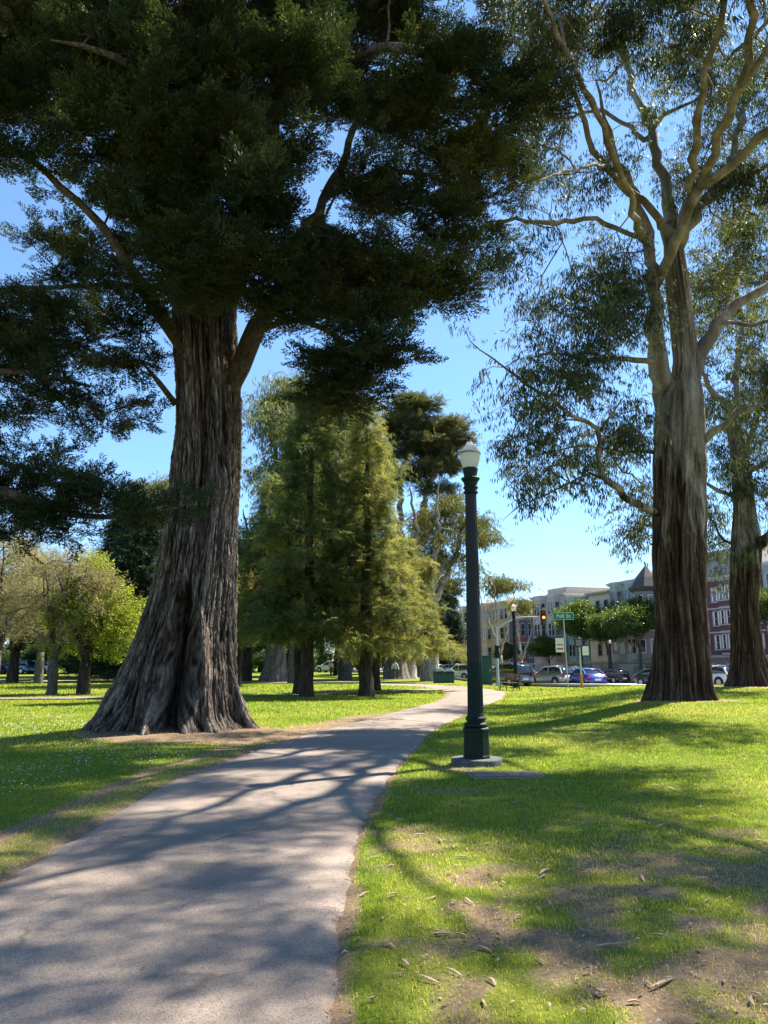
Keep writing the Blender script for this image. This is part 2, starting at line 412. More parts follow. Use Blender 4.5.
def build_path():
    pts = smooth_poly(_cl, 1100); t = np.gradient(pts[:, :2], axis=0); t /= np.linalg.norm(t, axis=1, keepdims=True)
    pts[:, 2] = np.where(pts[:, 1] < 43.5, pts[:, 2]*np.maximum(t[:, 1], .75), pts[:, 2])
    n = np.stack([t[:,1], -t[:,0]], 1); W = 25
    s = np.linspace(-1, 1, W); V = []; E = []
    arc = np.r_[0, np.cumsum(np.linalg.norm(np.diff(pts[:, :2], axis=0), axis=1))]
    eL = .07*fbm(arc*1.1, 0, 0, 21, 4) + .04*vnoise(arc*7, 0, 0, 22); eR = .07*fbm(arc*1.1, 5, 0, 23, 4) + .04*vnoise(arc*7, 3, 0, 24)
    hw = pts[:,2]
    off = np.where(s[None,:] < 0, s[None,:]*(hw+eL)[:,None], s[None,:]*(hw+eR)[:,None])
    X = pts[:,0][:,None] + n[:,0][:,None]*off; Y = pts[:,1][:,None] + n[:,1][:,None]*off
    Z = HG(X, Y) + .006 + .02*(1-s[None,:]**2) - .03*(np.abs(s[None,:]) > .999)
    E = np.clip(np.abs(s)[None,:]*1.0, 0, 1)**14 * np.ones_like(X)
    k = W; m = len(pts); i = np.arange(m-1)[:,None]*k + np.arange(k-1)
    Fc = np.stack([i, i+1, i+k+1, i+k], -1).reshape(-1, 4)
    o = np_mesh('footpath', np.stack([X.ravel(), Y.ravel(), Z.ravel()], 1), Fc, M['path'], smooth=True, attrs={'edge': E.ravel()})
    tag(o, kind='structure')
    # second, thinner path crossing the lawn behind the big cypress
    c = smooth_poly([(-60,36.5,1),(-30,35.2,1),(-14,34.8,1),(-6,37.0,1),(-2,40,1),(1.2,43.5,1),(3.3,46.2,1)], 160)
    t = np.gradient(c[:, :2], axis=0); t /= np.linalg.norm(t, axis=1, keepdims=True); n = np.stack([t[:,1], -t[:,0]], 1)
    s = np.linspace(-1, 1, 7)[None,:]*.75
    X = c[:,0][:,None] + n[:,0][:,None]*s; Y = c[:,1][:,None] + n[:,1][:,None]*s; Z = HG(X, Y) + .05
    k = 7; i = np.arange(159)[:,None]*k + np.arange(k-1); Fc = np.stack([i, i+1, i+k+1, i+k], -1).reshape(-1, 4)
    tag(np_mesh('side_footpath', np.stack([X.ravel(), Y.ravel(), Z.ravel()], 1), Fc, M['path'], smooth=True, attrs={'edge': np.zeros(X.size)}), kind='structure')
build_path()

# ------------------------------------------------------------------ grass
M['grass'] = leaf_mat('grass_blade', [(.055,.12,.012), (.13,.225,.018), (.25,.32,.04), (.37,.35,.12), (.54,.45,.22)], .6, .5, tcol=(1.5,1.4,.7,1))
def blades(x, y, h, w, v, lean=.45):
    n = len(x); a = RNG.uniform(0, 2*math.pi, n); b = RNG.uniform(0, 2*math.pi, n)
    z = HG(x, y) - .004
    dx, dy = np.cos(a)*w/2, np.sin(a)*w/2; l = RNG.uniform(.1, 1, n)*lean*h
    lx, ly = np.cos(b)*l, np.sin(b)*l
    V = np.empty((n, 5, 3))
    V[:,0] = np.stack([x-dx, y-dy, z], 1); V[:,1] = np.stack([x+dx, y+dy, z], 1)
    V[:,2] = np.stack([x+dx*.7+lx*.35, y+dy*.7+ly*.35, z+h*.6], 1); V[:,3] = np.stack([x-dx*.7+lx*.35, y-dy*.7+ly*.35, z+h*.6], 1)
    V[:,4] = np.stack([x+lx, y+ly, z+h*.98], 1)
    q = np.arange(n)[:,None]*5
    return V.reshape(-1,3), q+np.array([0,1,2,3]), q+np.array([3,2,4]), np.repeat(v, 5)
def build_grass():
    Vs, Q, T, A = [], [], [], []; base = 0
    # (x0,x1,y0,y1, density per m2, height, width)
    zones = [(-.4,5.2,2.2,6.5,5200,.030,.0042),(-.4,7.5,6.5,10,2600,.034,.0060),(-9,-2.6,2.5,10,2000,.034,.0060),(-.2,10,10,15,1300,.038,.009),
             (-11,-2,10,15,1100,.038,.009),(-15,-1.3,15,24,420,.045,.015),(.5,15,15,24,520,.045,.014),(-26,2.5,24,38,130,.055,.026),(1.5,24,24,38,190,.055,.024),
             (-32,22,38,58,38,.07,.05)]
    for (x0,x1,y0,y1,den,h,w) in zones:
        n = int((x1-x0)*(y1-y0)*den)
        x = RNG.uniform(x0,x1,n); y = RNG.uniform(y0,y1,n)
        # keep only what falls in (a bit more than) the view wedge
        k = np.abs(x) < (y*.53+2.2); x = x[k]; y = y[k]
        # clumping
        c = fbm(x*1.6, y*1.6, 0, 33, 3); k = RNG.uniform(0,1,len(x)) < .78 + .5*c; x = x[k]; y = y[k]
        d, s = path_dist(x, y); dm = dirt_mask(x, y)
        k = (d > -.02 + .05*vnoise(x*5, y*5, 0, 6)) & (RNG.uniform(0,1,len(x)) > dm**1.1*1.02); x, y, dm, d = x[k], y[k], dm[k], d[k]
        big = fbm(x*.5, y*.5, 0, 41, 3)
        hh = h*RNG.uniform(.55,1.35,len(x))*(1-.45*dm)*(1+.35*fbm(x*2.3,y*2.3,0,44,2))
        v = np.clip(.34 + .34*big + RNG.normal(0,.15,len(x)) + .5*dm + .08*(y>14) + .14*(x>0)*(y<11) + .10*(x>0)*(y<7.5), 0, 1)
        dry = RNG.uniform(0,1,len(x)) < .03+.35*dm; v[dry] = RNG.uniform(.7,1,dry.sum())
        V, q, t, a = blades(x, y, hh, w*RNG.uniform(.7,1.3,len(x)), v, .9)
        Vs.append(V); Q.append(q+base); T.append(t+base); A.append(a); base += len(V)
    o = np_mesh('grass', np.concatenate(Vs), [np.concatenate(Q), np.concatenate(T)], M['grass'], attrs={'v': np.concatenate(A)})
    tag(o, 'short mown lawn grass growing on both sides of the path', 'grass', kind='stuff')
    print('grass verts', base)
build_grass()

# fine litter, daisies, and larger fallen leaves one can tell apart
M['litter'] = leaf_mat('leaf_litter', [(.07,.04,.025), (.16,.1,.06), (.3,.21,.14), (.44,.37,.3)], .1, .8, tcol=(1,1,1,1))
M['dryleaf'] = simple('dry_leaf', (.30,.21,.15), .7, var=.5, scale=22, bump=.3)
M['barkstrip'] = simple('shed_bark', (.34,.25,.18), .8, var=.4, scale=14, bump=.5)
M['daisy'] = simple('daisy_petal', (.8,.8,.76), .6, var=.03)
def build_litter():
    n = 60000; x = RNG.uniform(-12, 9, n); y = RNG.uniform(3.3, 22, n)
    k = np.abs(x) < y*.53+1; x = x[k]; y = y[k]
    d, s = path_dist(x, y); dm = dirt_mask(x, y)
    k = (d > -.06)*(RNG.uniform(0,1,len(x)) < .22*(x > 0) + .05 + 1.0*dm) | (RNG.uniform(0,1,len(x)) < .03); x, y, d = x[k], y[k], d[k]
    n = len(x); a = RNG.uniform(0, 6.283, n); L = RNG.uniform(.012,.05,n); w = L*RNG.uniform(.15,.4,n)
    z = HG(x,y) + np.where(d > 0, RNG.uniform(.006,.036,n), .012+.02*(1-np.clip(1+d/1.3,0,1)**2)+.002); up = RNG.uniform(0,.4,n)*L*(d > 0)
    ca, sa = np.cos(a), np.sin(a)
    V = np.empty((n,4,3)); V[:,0] = np.stack([x-ca*L/2, y-sa*L/2, z],1); V[:,1] = np.stack([x+sa*w/2, y-ca*w/2, z+up],1)
    V[:,2] = np.stack([x+ca*L/2, y+sa*L/2, z],1); V[:,3] = np.stack([x-sa*w/2, y+ca*w/2, z+up*.6],1)
    o = np_mesh('leaf_litter', V.reshape(-1,3), np.arange(n)[:,None]*4+np.arange(4), M['litter'], attrs={'v': np.repeat(RNG.uniform(0,1,n),4)})
    tag(o, 'fine dry leaf litter scattered on the worn turf and along the path edges', 'leaf litter', kind='stuff')
    n = 2600; x = RNG.uniform(-11,-3.2,n); y = RNG.uniform(9,24,n); k = (fbm(x*.6,y*.6,0,61,3) > .02)*(dirt_mask(x,y) < .3)*(np.abs(x) < y*.53+1); x = x[k]; y = y[k]; n = len(x)
    V, Q = [], []; r = RNG.uniform(.008,.014,n); z = HG(x,y)+RNG.uniform(.03,.05,n)
    th = np.arange(6)*math.pi/3
    V = np.stack([x[:,None]+r[:,None]*np.cos(th), y[:,None]+r[:,None]*np.sin(th), z[:,None]+.004*np.sin(th*2)], -1).reshape(-1,3)
    o = np_mesh('lawn_daisies', V, np.arange(n)[:,None]*6+np.arange(6), M['daisy'])
    tag(o, 'tiny white daisies dotted over the lawn in front of the big cypress', 'daisies', kind='stuff')
    # curled leaves and bark strips
    def curl(L, W, bend, name, mat, thick=.0018, seg=9):
        t = np.linspace(0,1,seg); wid = W*np.sin(np.pi*np.clip(t*.94+.03,0,1))**.7
        cx = L*(t-.5); cy = .5*bend*L*np.sin(np.pi*t); cz = .005*np.sin(np.pi*t*1.4)+.003; V = []
        for s_ in (1, -1):
            for i in range(seg):
                for q in (-1,0,1): V.append((cx[i], cy[i]+q*wid[i]/2, cz[i]+ (.25*wid[i] if q else 0)+ s_*thick))
        Fc = []
        b = seg*3
        for i in range(seg-1):
            for q in (0,1):
                a0 = i*3+q; Fc.append((a0,a0+3,a0+4,a0+1)); Fc.append((b+a0,b+a0+1,b+a0+4,b+a0+3))
            Fc.append((i*3,b+i*3,b+i*3+3,i*3+3)); Fc.append((i*3+2,i*3+5,b+i*3+5,b+i*3+2))
        o = np_mesh(name, np.array(V), np.array(Fc), mat, smooth=True); return o
    protos = [curl(.15,.026,.18,'fallen_leaf',M['dryleaf']), curl(.11,.03,-.1,'fallen_leaf',M['dryleaf']), curl(.19,.022,.3,'fallen_leaf',M['dryleaf'])]
    bp = [curl(.34,.035,.06,'bark_strip',M['barkstrip'],.003), curl(.24,.028,-.08,'bark_strip',M['barkstrip'],.003)]
    i = 0
    used = set()
    spots = []
    while i < 240:
        x = random.uniform(-.3, 5.6); y = random.uniform(3.9, 10.5)
        if abs(x) > y*.5: continue
        d, s = path_dist([x],[y])
        if d[0] < .08: continue
        spots.append((x,y)); i += 1
    for j, (x,y) in enumerate(spots):
        bk = j % 7 == 3; src = (bp if bk else protos)[j % (2 if bk else 3)]
        if src.name in used: o = src.copy(); link(o)
        else: o = src; used.add(src.name)
        sc = random.uniform(.35,.8); o.scale = (sc,sc,sc)
        o.location = (x,y,gz(x,y)+.014); o.rotation_euler = (random.uniform(-.2,.2), random.uniform(-.07,.07), random.uniform(0,6.28))
        if bk: tag(o, 'brown strip of shed bark lying on the worn grass right of the path', 'bark strip', 'shed bark strips on the grass')
        else: tag(o, 'pale curled eucalyptus leaf lying on the worn grass right of the path', 'leaf', 'fallen eucalyptus leaves on the grass')
build_litter()
# ------------------------------------------------------------------ skeleton growth
class Skel:
    def __init__(s):
        s.p = []; s.par = []; s.rmin = []; s.len = []; s.limb = []
    def add(s, p, par, rmin=0.0, limb=False):
        s.p.append(np.array(p, float)); s.par.append(par); s.rmin.append(rmin); s.limb.append(limb)
        s.len.append(0.0 if par < 0 or limb else s.len[par] + float(np.linalg.norm(s.p[-1]-s.p[par])))
        return len(s.p)-1
    def limb_line(s, pts, rads, step=.5, par=None, wob=.06, rng=RNG):
        pts = np.array(pts, float); n = max(3, int(np.linalg.norm(np.diff(pts,axis=0),axis=1).sum()/step))
        q = smooth_poly(np.c_[pts[:, [0,1,2]], np.asarray(rads, float)], n) if False else None
        d = np.r_[0, np.cumsum(np.linalg.norm(np.diff(pts,axis=0),axis=1))]; t = np.linspace(0, d[-1], n)
        A = np.c_[pts, np.asarray(rads, float)]
        m = np.zeros_like(A); m[1:-1] = (A[2:]-A[:-2])/(d[2:]-d[:-2])[:,None]; m[0] = (A[1]-A[0])/(d[1]-d[0]); m[-1] = (A[-1]-A[-2])/(d[-1]-d[-2])
        k = np.clip(np.searchsorted(d,t,'right')-1,0,len(d)-2); h = (d[k+1]-d[k]); u = ((t-d[k])/h)[:,None]; h = h[:,None]
        q = (2*u**3-3*u**2+1)*A[k]+(u**3-2*u**2+u)*h*m[k]+(-2*u**3+3*u**2)*A[k+1]+(u**3-u**2)*h*m[k+1]
        q[1:-1,:3] += rng.normal(0, wob, (n-2,3))*np.minimum(1, q[1:-1,3:]*4+.3)
        if par is None:
            par = -1
            if s.p:
                dd = np.linalg.norm(np.array(s.p)-q[0,:3],axis=1); par = int(dd.argmin())
        for r in q: par = s.add(r[:3], par, max(.004, r[3]), True)
        return par
    def grow(s, att, step=.45, pw=.25, wig=.16, sag=0.0, up=0.0, rng=RNG):
        """join every attractor to the nearest wood, nearest first"""
        att = np.asarray(att, float); limb = np.array(s.p)
        d0 = np.empty(len(att))
        for i in range(0, len(att), 400): d0[i:i+400] = np.linalg.norm(att[i:i+400,None]-limb[None],axis=2).min(1)
        cap = len(s.p)+len(att)*14; PA = np.empty((cap,3)); PL = np.empty(cap); n = len(s.p); PA[:n] = limb; PL[:n] = s.len
        tips = []
        for a in att[np.argsort(d0)]:
            v = a - PA[:n]; d = np.sqrt((v*v).sum(1))
            cost = d + pw*PL[:n] + up*np.maximum(0, -(v[:,2])) 
            j = int(cost.argmin()); L = d[j]; par = j
            k = max(1, min(12, int(L/step))); p0 = PA[j]; w = rng.normal(0,1,3)*wig*L; w2 = rng.normal(0,1,3)*wig*.4*L
            for q in range(1, k+1):
                t = q/k; p = p0 + (a-p0)*t + w*math.sin(math.pi*t)*.6 + w2*math.sin(2*math.pi*t)*.5
                p[2] -= sag*L*math.sin(math.pi*t)
                par = s.add(p, par); PA[n] = p; PL[n] = s.len[par]; n += 1
            tips.append(par)
        return tips
    def radii(s, tip=.007, e=2.2):
        n = len(s.p); acc = np.zeros(n); r = np.zeros(n); ch = [[] for _ in range(n)]
        for i in range(n-1, -1, -1):
            r[i] = max(acc[i]**(1/e) if acc[i] > 0 else tip, s.rmin[i])
            if s.limb[i]: r[i] = max(s.rmin[i], tip)
            if s.par[i] >= 0: acc[s.par[i]] += r[i]**e; ch[s.par[i]].append(i)
        return r, ch
    def mesh(s, tip=.007, e=2.2, minr=0.0, sides=(4,6,9,14), cutr=(.02,.06,.15), bumpy=0.0):
        r, ch = s.radii(tip, e); s.r = r; s.ch = ch; Vs, Fs = [], []; base = 0
        roots = [i for i in range(len(s.p)) if s.par[i] < 0]
        stack = [(-1, i) for i in roots]
        while stack:
            pa, i = stack.pop(); chain = []; rr = []
            if pa >= 0: chain.append(s.p[pa]); rr.append(min(r[pa], r[i]*1.15))
            while True:
                chain.append(s.p[i]); rr.append(r[i])
                if not ch[i]: break
                c = sorted(ch[i], key=lambda k: (-s.limb[k] , -r[k]))
                for k in c[1:]: stack.append((i, k))
                i = c[0]
            if len(chain) < 2 or max(rr) < minr: continue
            rr = np.array(rr); rr[-1] *= .5
            mx = rr.max(); n = sides[int(np.searchsorted(cutr, mx))]
            ch_ = np.array(chain)
            if bumpy and mx > .05: rr = rr*(1+bumpy*RNG.normal(0,1,len(rr)))
            V, Fc = tube_arrays(ch_, rr, n); Vs.append(V); Fs.append(Fc+base); base += len(V)
        return np.concatenate(Vs), np.concatenate(Fs)

# ------------------------------------------------------------------ leaf sprays (local +X is the way the twig grows)
def quad(a, b, w, nrm):
    """a narrow leaf from a to b"""
    a = np.array(a); b = np.array(b); d = b-a; s_ = np.cross(d, nrm); s_ /= np.linalg.norm(s_)+1e-9; m = a+d*.45
    return [a, m+s_*w/2, b, m-s_*w/2]
def make_spray(kind, rng):
    L = []
    if kind == 'cypress':
        for i in range(13):
            t = .08+i/13; sd = 1 if i % 2 else -1; l = .26*(1.05-t*.6)*rng.uniform(.7,1.2); an = sd*rng.uniform(.5,1.0)
            b0 = np.array((t*.55, 0, .05*t)); dr = np.array((math.cos(an), math.sin(an), rng.uniform(-.1,.45)))
            L.append(quad(b0, b0+dr*l*.8, .026, (0,0,1)))
            for q in (.35,.65,.9):
                b = b0+dr*l*q
                for w_ in range(2): a2 = an+rng.uniform(-1.2,1.2); L.append(quad(b, b+np.array((math.cos(a2),math.sin(a2),rng.uniform(-.3,.8)))*l*.42, .030, (rng.normal(0,.5),rng.normal(0,.5),1)))
    elif kind == 'conifer':
        for i in range(12):
            t = i/12; sd = 1 if i % 2 else -1; l = .3*(1-t*.5)*rng.uniform(.7,1.2); an = sd*rng.uniform(.4,.9)
            b0 = np.array((t*.65, 0, -.18*t*t)); dr = np.array((math.cos(an), math.sin(an), -rng.uniform(0,.5)))
            L.append(quad(b0, b0+dr*l*.8, .036, (0,0,1)))
            for q in (.5,.9):
                b = b0+dr*l*q; a2 = an+rng.uniform(-1.1,1.1); L.append(quad(b, b+np.array((math.cos(a2),math.sin(a2),rng.uniform(-.8,.4)))*l*.5, .036, (rng.normal(0,.5),rng.normal(0,.5),1)))
    elif kind == 'euc':
        for i in range(11):
            t = i/11; b = np.array((t*.34, rng.normal(0,.05), -.16*t*t+rng.normal(0,.03)))
            a = rng.uniform(0,6.28); o = rng.uniform(.15,.75); l = rng.uniform(.12,.2)
            dr = np.array((math.cos(a)*o, math.sin(a)*o, -1)); dr /= np.linalg.norm(dr)
            L.append(quad(b, b+dr*l, .026, (math.cos(a+rng.uniform(-1,1)), math.sin(a+rng.uniform(-1,1)), .2)))
    elif kind == 'broad':
        for i in range(16):
            b = rng.normal(0,.13,3)+np.array((.15,0,0)); a = rng.uniform(0,6.28); n = rng.normal(0,.6,3)+np.array((0,0,1)); dr = np.cross(n,(math.cos(a),math.sin(a),.1)); dr /= np.linalg.norm(dr)
            L.append(quad(b, b+dr*rng.uniform(.08,.14), .075, n))
    elif kind == 'twig':
        for i in range(9):
            b = np.array((i/9*.5, rng.normal(0,.03), rng.normal(0,.03))); dr = np.array((rng.uniform(.2,1), rng.normal(0,.7), rng.normal(.1,.6))); dr /= np.linalg.norm(dr)
            L.append(quad(b, b+dr*rng.uniform(.15,.34), .016, rng.normal(0,1,3)))
            for k in range(2): b2 = b+dr*rng.uniform(.05,.25); d2 = rng.normal(0,1,3); d2 /= np.linalg.norm(d2); L.append(quad(b2, b2+d2*.055, .035, rng.normal(0,1,3)))
    return np.array(L)                                     # leaves x 4 x 3
SPR = {k: [make_spray(k, np.random.default_rng(100+i)) for i in range(7)] for k in ('cypress','conifer','euc','broad','twig')}
def sprays(kind, pos, dirs, scale, rng=RNG, flat=False, vbase=None, vspread=.22):
    """place sprays; dirs = growth directions"""
    n = len(pos); pos = np.asarray(pos); X = np.asarray(dirs, float); X = X/(np.linalg.norm(X,axis=1,keepdims=True)+1e-9)
    U = np.tile((0.,0.,1.), (n,1)) + rng.normal(0, .32 if not flat else .12, (n,3))
    if kind in ('euc',): X = X*np.array((1,1,.15)); X /= (np.linalg.norm(X,axis=1,keepdims=True)+1e-9)
    Yv = np.cross(U, X); Yv /= (np.linalg.norm(Yv,axis=1,keepdims=True)+1e-9); Z = np.cross(X, Yv)
    sc = np.broadcast_to(scale, (n,))*rng.uniform(.7,1.3,n); Vs, A = [], []
    vb = np.full(n, .4) if vbase is None else vbase
    which = rng.integers(0, 7, n)
    for w in range(7):
        k = np.where(which == w)[0]
        if not len(k): continue
        T = SPR[kind][w]; nl = len(T); t = T.reshape(-1,3)
        Rm = np.stack([X[k], Yv[k], Z[k]], 2)*sc[k][:,None,None]
        V = np.einsum('nij,mj->nmi', Rm, t) + pos[k][:,None,:]
        Vs.append(V.reshape(-1,3)); a = vb[k][:,None] + rng.normal(0, vspread*.5, (len(k), nl)) + rng.normal(0, vspread*.6, (len(k),1))
        A.append(np.repeat(a.reshape(-1), 4))
    return np.concatenate(Vs), np.clip(np.concatenate(A), 0, 1)
def crown_obj(V, A, mat, parent, name='crown', smooth=False):
    n = len(V)//4; return np_mesh(name, V, np.arange(n)[:,None]*4+np.arange(4), mat, parent, attrs={'v': A}, smooth=smooth)

def ellipsoid_pts(c, r, n, rng=RNG, shell=.35):
    d = rng.normal(0,1,(n,3)); d /= np.linalg.norm(d,axis=1,keepdims=True); q = rng.uniform(shell**3,1,n)**(1/3)
    return np.asarray(c) + d*q[:,None]*np.asarray(r)
def pad_pts(c, r, n, rng=RNG, pr=1.0, per=13, centre=None, thick=.10, droop=.0):
    """flat ragged boughs: discs of twig ends, lying almost level, inside an ellipsoid"""
    k = max(1, int(round(n/per))); cs = ellipsoid_pts(c, np.asarray(r)*.85, k, rng, .2); out = []
    for q in cs:
        R_ = pr*rng.uniform(.6,1.25); m = int(per*(R_/pr)**1.4)+3; a = rng.uniform(0,6.283,m); d = np.sqrt(rng.uniform(0,1,m))*R_
        el = rng.uniform(.5,.85); an = rng.uniform(0,6.283) if centre is None else math.atan2(q[1]-centre[1], q[0]-centre[0])
        x = np.cos(a)*d; y = np.sin(a)*d*el; tx, ty = rng.normal(0,.16,2)
        z = x*tx + y*ty + rng.normal(0,thick,m) - droop*(d/R_)**2*R_ + .10*np.abs(x)
        out.append(np.stack([q[0]+x*math.cos(an)-y*math.sin(an), q[1]+x*math.sin(an)+y*math.cos(an), q[2]+z], 1))
    return np.concatenate(out)
def bunch_pts(c, r, n, rng=RNG, per=9, s=.30):
    """hanging bunches of twig ends with air between them"""
    k = max(1, int(round(n/per))); cs = ellipsoid_pts(c, r, k, rng, .15)
    return np.concatenate([q + rng.normal(0,1,(per,3))*np.array((s,s,s*1.25))*rng.uniform(.7,1.35) for q in cs])
def tip_dirs(sk, tips):
    p = np.array([sk.p[t] for t in tips]); q = np.array([sk.p[sk.par[t]] for t in tips]); return p, p-q

# ------------------------------------------------------------------ trunks with a shaped cross-section
def trunk_mesh(prof, zs_n, cols, shape, name, mat, parent):
    """prof: rows z, cx, cy, rx, ry ; shape(theta, z, r) -> radius factor/offset in metres"""
    prof = np.array(prof, float); z = np.linspace(prof[0,0], prof[-1,0], zs_n)
    sm = smooth_prof(prof, z); th = np.arange(cols)*2*math.pi/cols
    TH, Zg = np.meshgrid(th, z); cx = sm[:,0][:,None]; cy = sm[:,1][:,None]; rx = sm[:,2][:,None]; ry = sm[:,3][:,None]
    off = shape(TH, Zg, (rx+ry)/2*np.ones_like(TH), np.cos(TH)*rx+cx)
    rd = np.zeros_like(TH) + .5
    if isinstance(off, tuple): off, rd = off
    X = cx + np.cos(TH)*(rx+off); Y = cy + np.sin(TH)*(ry+off)
    V = np.stack([X, Y, Zg], -1).reshape(-1,3); i = np.arange(cols); j = (i+1) % cols; k = np.arange(zs_n-1)[:,None]*cols
    Fc = np.stack([k+i, k+j, k+cols+j, k+cols+i], -1).reshape(-1,4)
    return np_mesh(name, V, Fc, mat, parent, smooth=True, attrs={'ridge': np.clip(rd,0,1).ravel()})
def smooth_prof(prof, z):
    d = prof[:,0]; A = prof[:,1:]; m = np.zeros_like(A); m[1:-1] = (A[2:]-A[:-2])/(d[2:]-d[:-2])[:,None]; m[0] = (A[1]-A[0])/(d[1]-d[0]); m[-1] = (A[-1]-A[-2])/(d[-1]-d[-2])
    k = np.clip(np.searchsorted(d,z,'right')-1,0,len(d)-2); h = d[k+1]-d[k]; u = ((z-d[k])/h)[:,None]; h = h[:,None]
    return (2*u**3-3*u**2+1)*A[k]+(u**3-2*u**2+u)*h*m[k]+(-2*u**3+3*u**2)*A[k+1]+(u**3-u**2)*h*m[k+1]
def px_prof(rows, Y, cy=None, depth=1.0, zmin=None):
    out = []
    for py, l, r in rows:
        a = P(l, py, Y); b = P(r, py, Y); rx = (b[0]-a[0])/2; out.append((a[2], (a[0]+b[0])/2, cy if cy is not None else Y, rx, rx*depth))
    out = sorted(out); return out

# ------------------------------------------------------------------ the big cypress by the path
def big_cypress():
    Y0 = CYP[1]; root = empty('cypress_tree', (CYP[0], Y0, 0))
    # work in world coordinates, then shift the children back under the root
    rows = [(300,170,236),(350,170,240),(400,173,243),(450,170,244),(500,165,241),(550,158,238),(600,147,237),(650,130,237),(680,117,240),(700,108,243),(715,101,246),(728,90,255),(737,82,262)]
    Yf = Y0-.9
    prof = px_prof(rows, Y0, None, .95)
    zb = prof[0][0]
    prof = [(-.35, prof[0][1]+.02, Y0, prof[0][3]*1.10, prof[0][3]*.98)] + prof
    prof = [(z, x, y, rx, min(ry, 1.55) if z > .5 else min(ry,1.85)) for z,x,y,rx,ry in prof]
    top = prof[-1]; prof.append((top[0]+1.2, top[1]-.02, Y0, top[3]*.78, top[4]*.8))
    hol = np.array([(P(190,575,Y0-1.2)[2], P(188,560,Y0-1.2)[0], .03), (P(0,600,Y0-1.2)[2], P(183,600,Y0-1.2)[0], .15),
                    (P(0,640,Y0-1.3)[2], P(177,640,Y0-1.3)[0], .27),(P(0,680,Y0-1.4)[2], P(174,680,Y0-1.4)[0], .33),(0.0, P(168,728,Y0-1.4)[0], .2),(-.5, P(160,730,Y0-1.4)[0], .1)])[::-1]
    lz = [0, 1.0, 2.5, 4, 5.5, 7.5, 12]; lean = [P(190,700,Y0)[0]]
    seamx = lambda z: P(206,450,Y0-.9)[0] + .04*np.sin(z*1.3) - .10*sstep(4.5,2.5,z)*0
    def shape(th, z, r, xs):
        front = sstep(.1, .6, -np.sin(th))
        s = th*1.0
        # buttress roots
        fl = sstep(2.4, 0.0, z)
        lob = (.5+.5*np.cos(th*9+1.1+.5*np.sin(z*1.2)))**1.5*.5 + (.5+.5*np.cos(th*5+.4))*.35 + .3*(.5+.5*np.cos(th*17+2+z))
        o = fl**2*(lob-.45)*.42
        # deep fluting of the stem
        w = th + .045*np.sin(z*.9) + .03*z*.3
        n1 = vnoise(np.cos(w)*3.2+7, np.sin(w)*3.2, z*.13, 11); n2 = vnoise(np.cos(w)*7+3, np.sin(w)*7, z*.22, 12)
        w3 = w + .05*vnoise(np.cos(w)*5, np.sin(w)*5, z*1.1, 16) + .02*vnoise(np.cos(w)*14, np.sin(w)*14, z*2.4, 17)
        n3 = vnoise(np.cos(w3)*15, np.sin(w3)*15, z*.6, 13); n4 = vnoise(np.cos(w3)*34, np.sin(w3)*34, z*1.5, 14); n5 = vnoise(np.cos(w3)*62, np.sin(w3)*62, z*3.6, 15); n6 = vnoise(np.cos(w3)*110, np.sin(w3)*110, z*9, 18); br = .5+.5*vnoise(np.cos(w)*9, np.sin(w)*9, z*1.6, 19)+.3*vnoise(np.cos(w)*22, np.sin(w)*22, z*3.5, 20)
        o = o + .15*n1 - .17*(1-np.abs(n2))**5 - .075*br*(1-np.abs(n3))**4 - .040*(1-np.abs(n4))**3*(1.3-br) + .030*n5 + .022*n6 - .01
        hx = np.interp(z, hol[:,0], hol[:,1]); hw = np.interp(z, hol[:,0], hol[:,2])*1.0
        inz = sstep(-.3,.2,z)*sstep(hol[-1,0]+.1, hol[-1,0]-.6, z)
        dx = (xs-hx+.05*n2)/hw
        o = o*(1-.7*front*inz*np.exp(-(dx/2.6)**4)) - front*inz*1.2*np.exp(-np.abs(dx/1.15)**4) + front*inz*.12*(np.exp(-((dx+1.75)/.6)**2)+np.exp(-((dx-1.75)/.6)**2))
        sx = seamx(z); o = o - front*.26*sstep(3.0,5.5,z)*np.exp(-((xs-sx)/.085)**2)
        # burl on the right
        o = o + .17*np.exp(-((z-P(0,492,Y0)[2])/.35)**2)*np.exp(-((np.mod(th+1.0+math.pi,2*math.pi)-math.pi)/.35)**2)
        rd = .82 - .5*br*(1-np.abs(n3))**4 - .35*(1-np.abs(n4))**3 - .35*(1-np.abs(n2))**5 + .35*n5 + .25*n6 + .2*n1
        return o, rd
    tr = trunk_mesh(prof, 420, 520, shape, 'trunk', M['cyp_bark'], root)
    sk = Skel(); dz = 0
    topc = np.array((prof[-1][1], Y0, prof[-1][0]-1.6))
    W = lambda l: [P(x, y, Y0+d) for x, y, d in l]
    core = sk.limb_line([(prof[3][1],Y0,2.5),(prof[8][1],Y0,6.0),topc], [.3,.3,.5], wob=.0)
    a = sk.limb_line([topc]+W([(192,255,.2),(205,180,.2),(214,80,.4),(222,-40,.8),(226,-180,1.2),(230,-300,1.6)]), [.52,.5,.42,.36,.28,.16,.05], par=core)
    b = sk.limb_line([topc]+W([(226,290,-.1),(248,205,-.6),(270,120,-.5),(291,45,0),(302,-50,.5),(318,-220,1.2),(330,-380,1.5)]), [.5,.46,.38,.33,.32,.26,.16,.05], par=core)
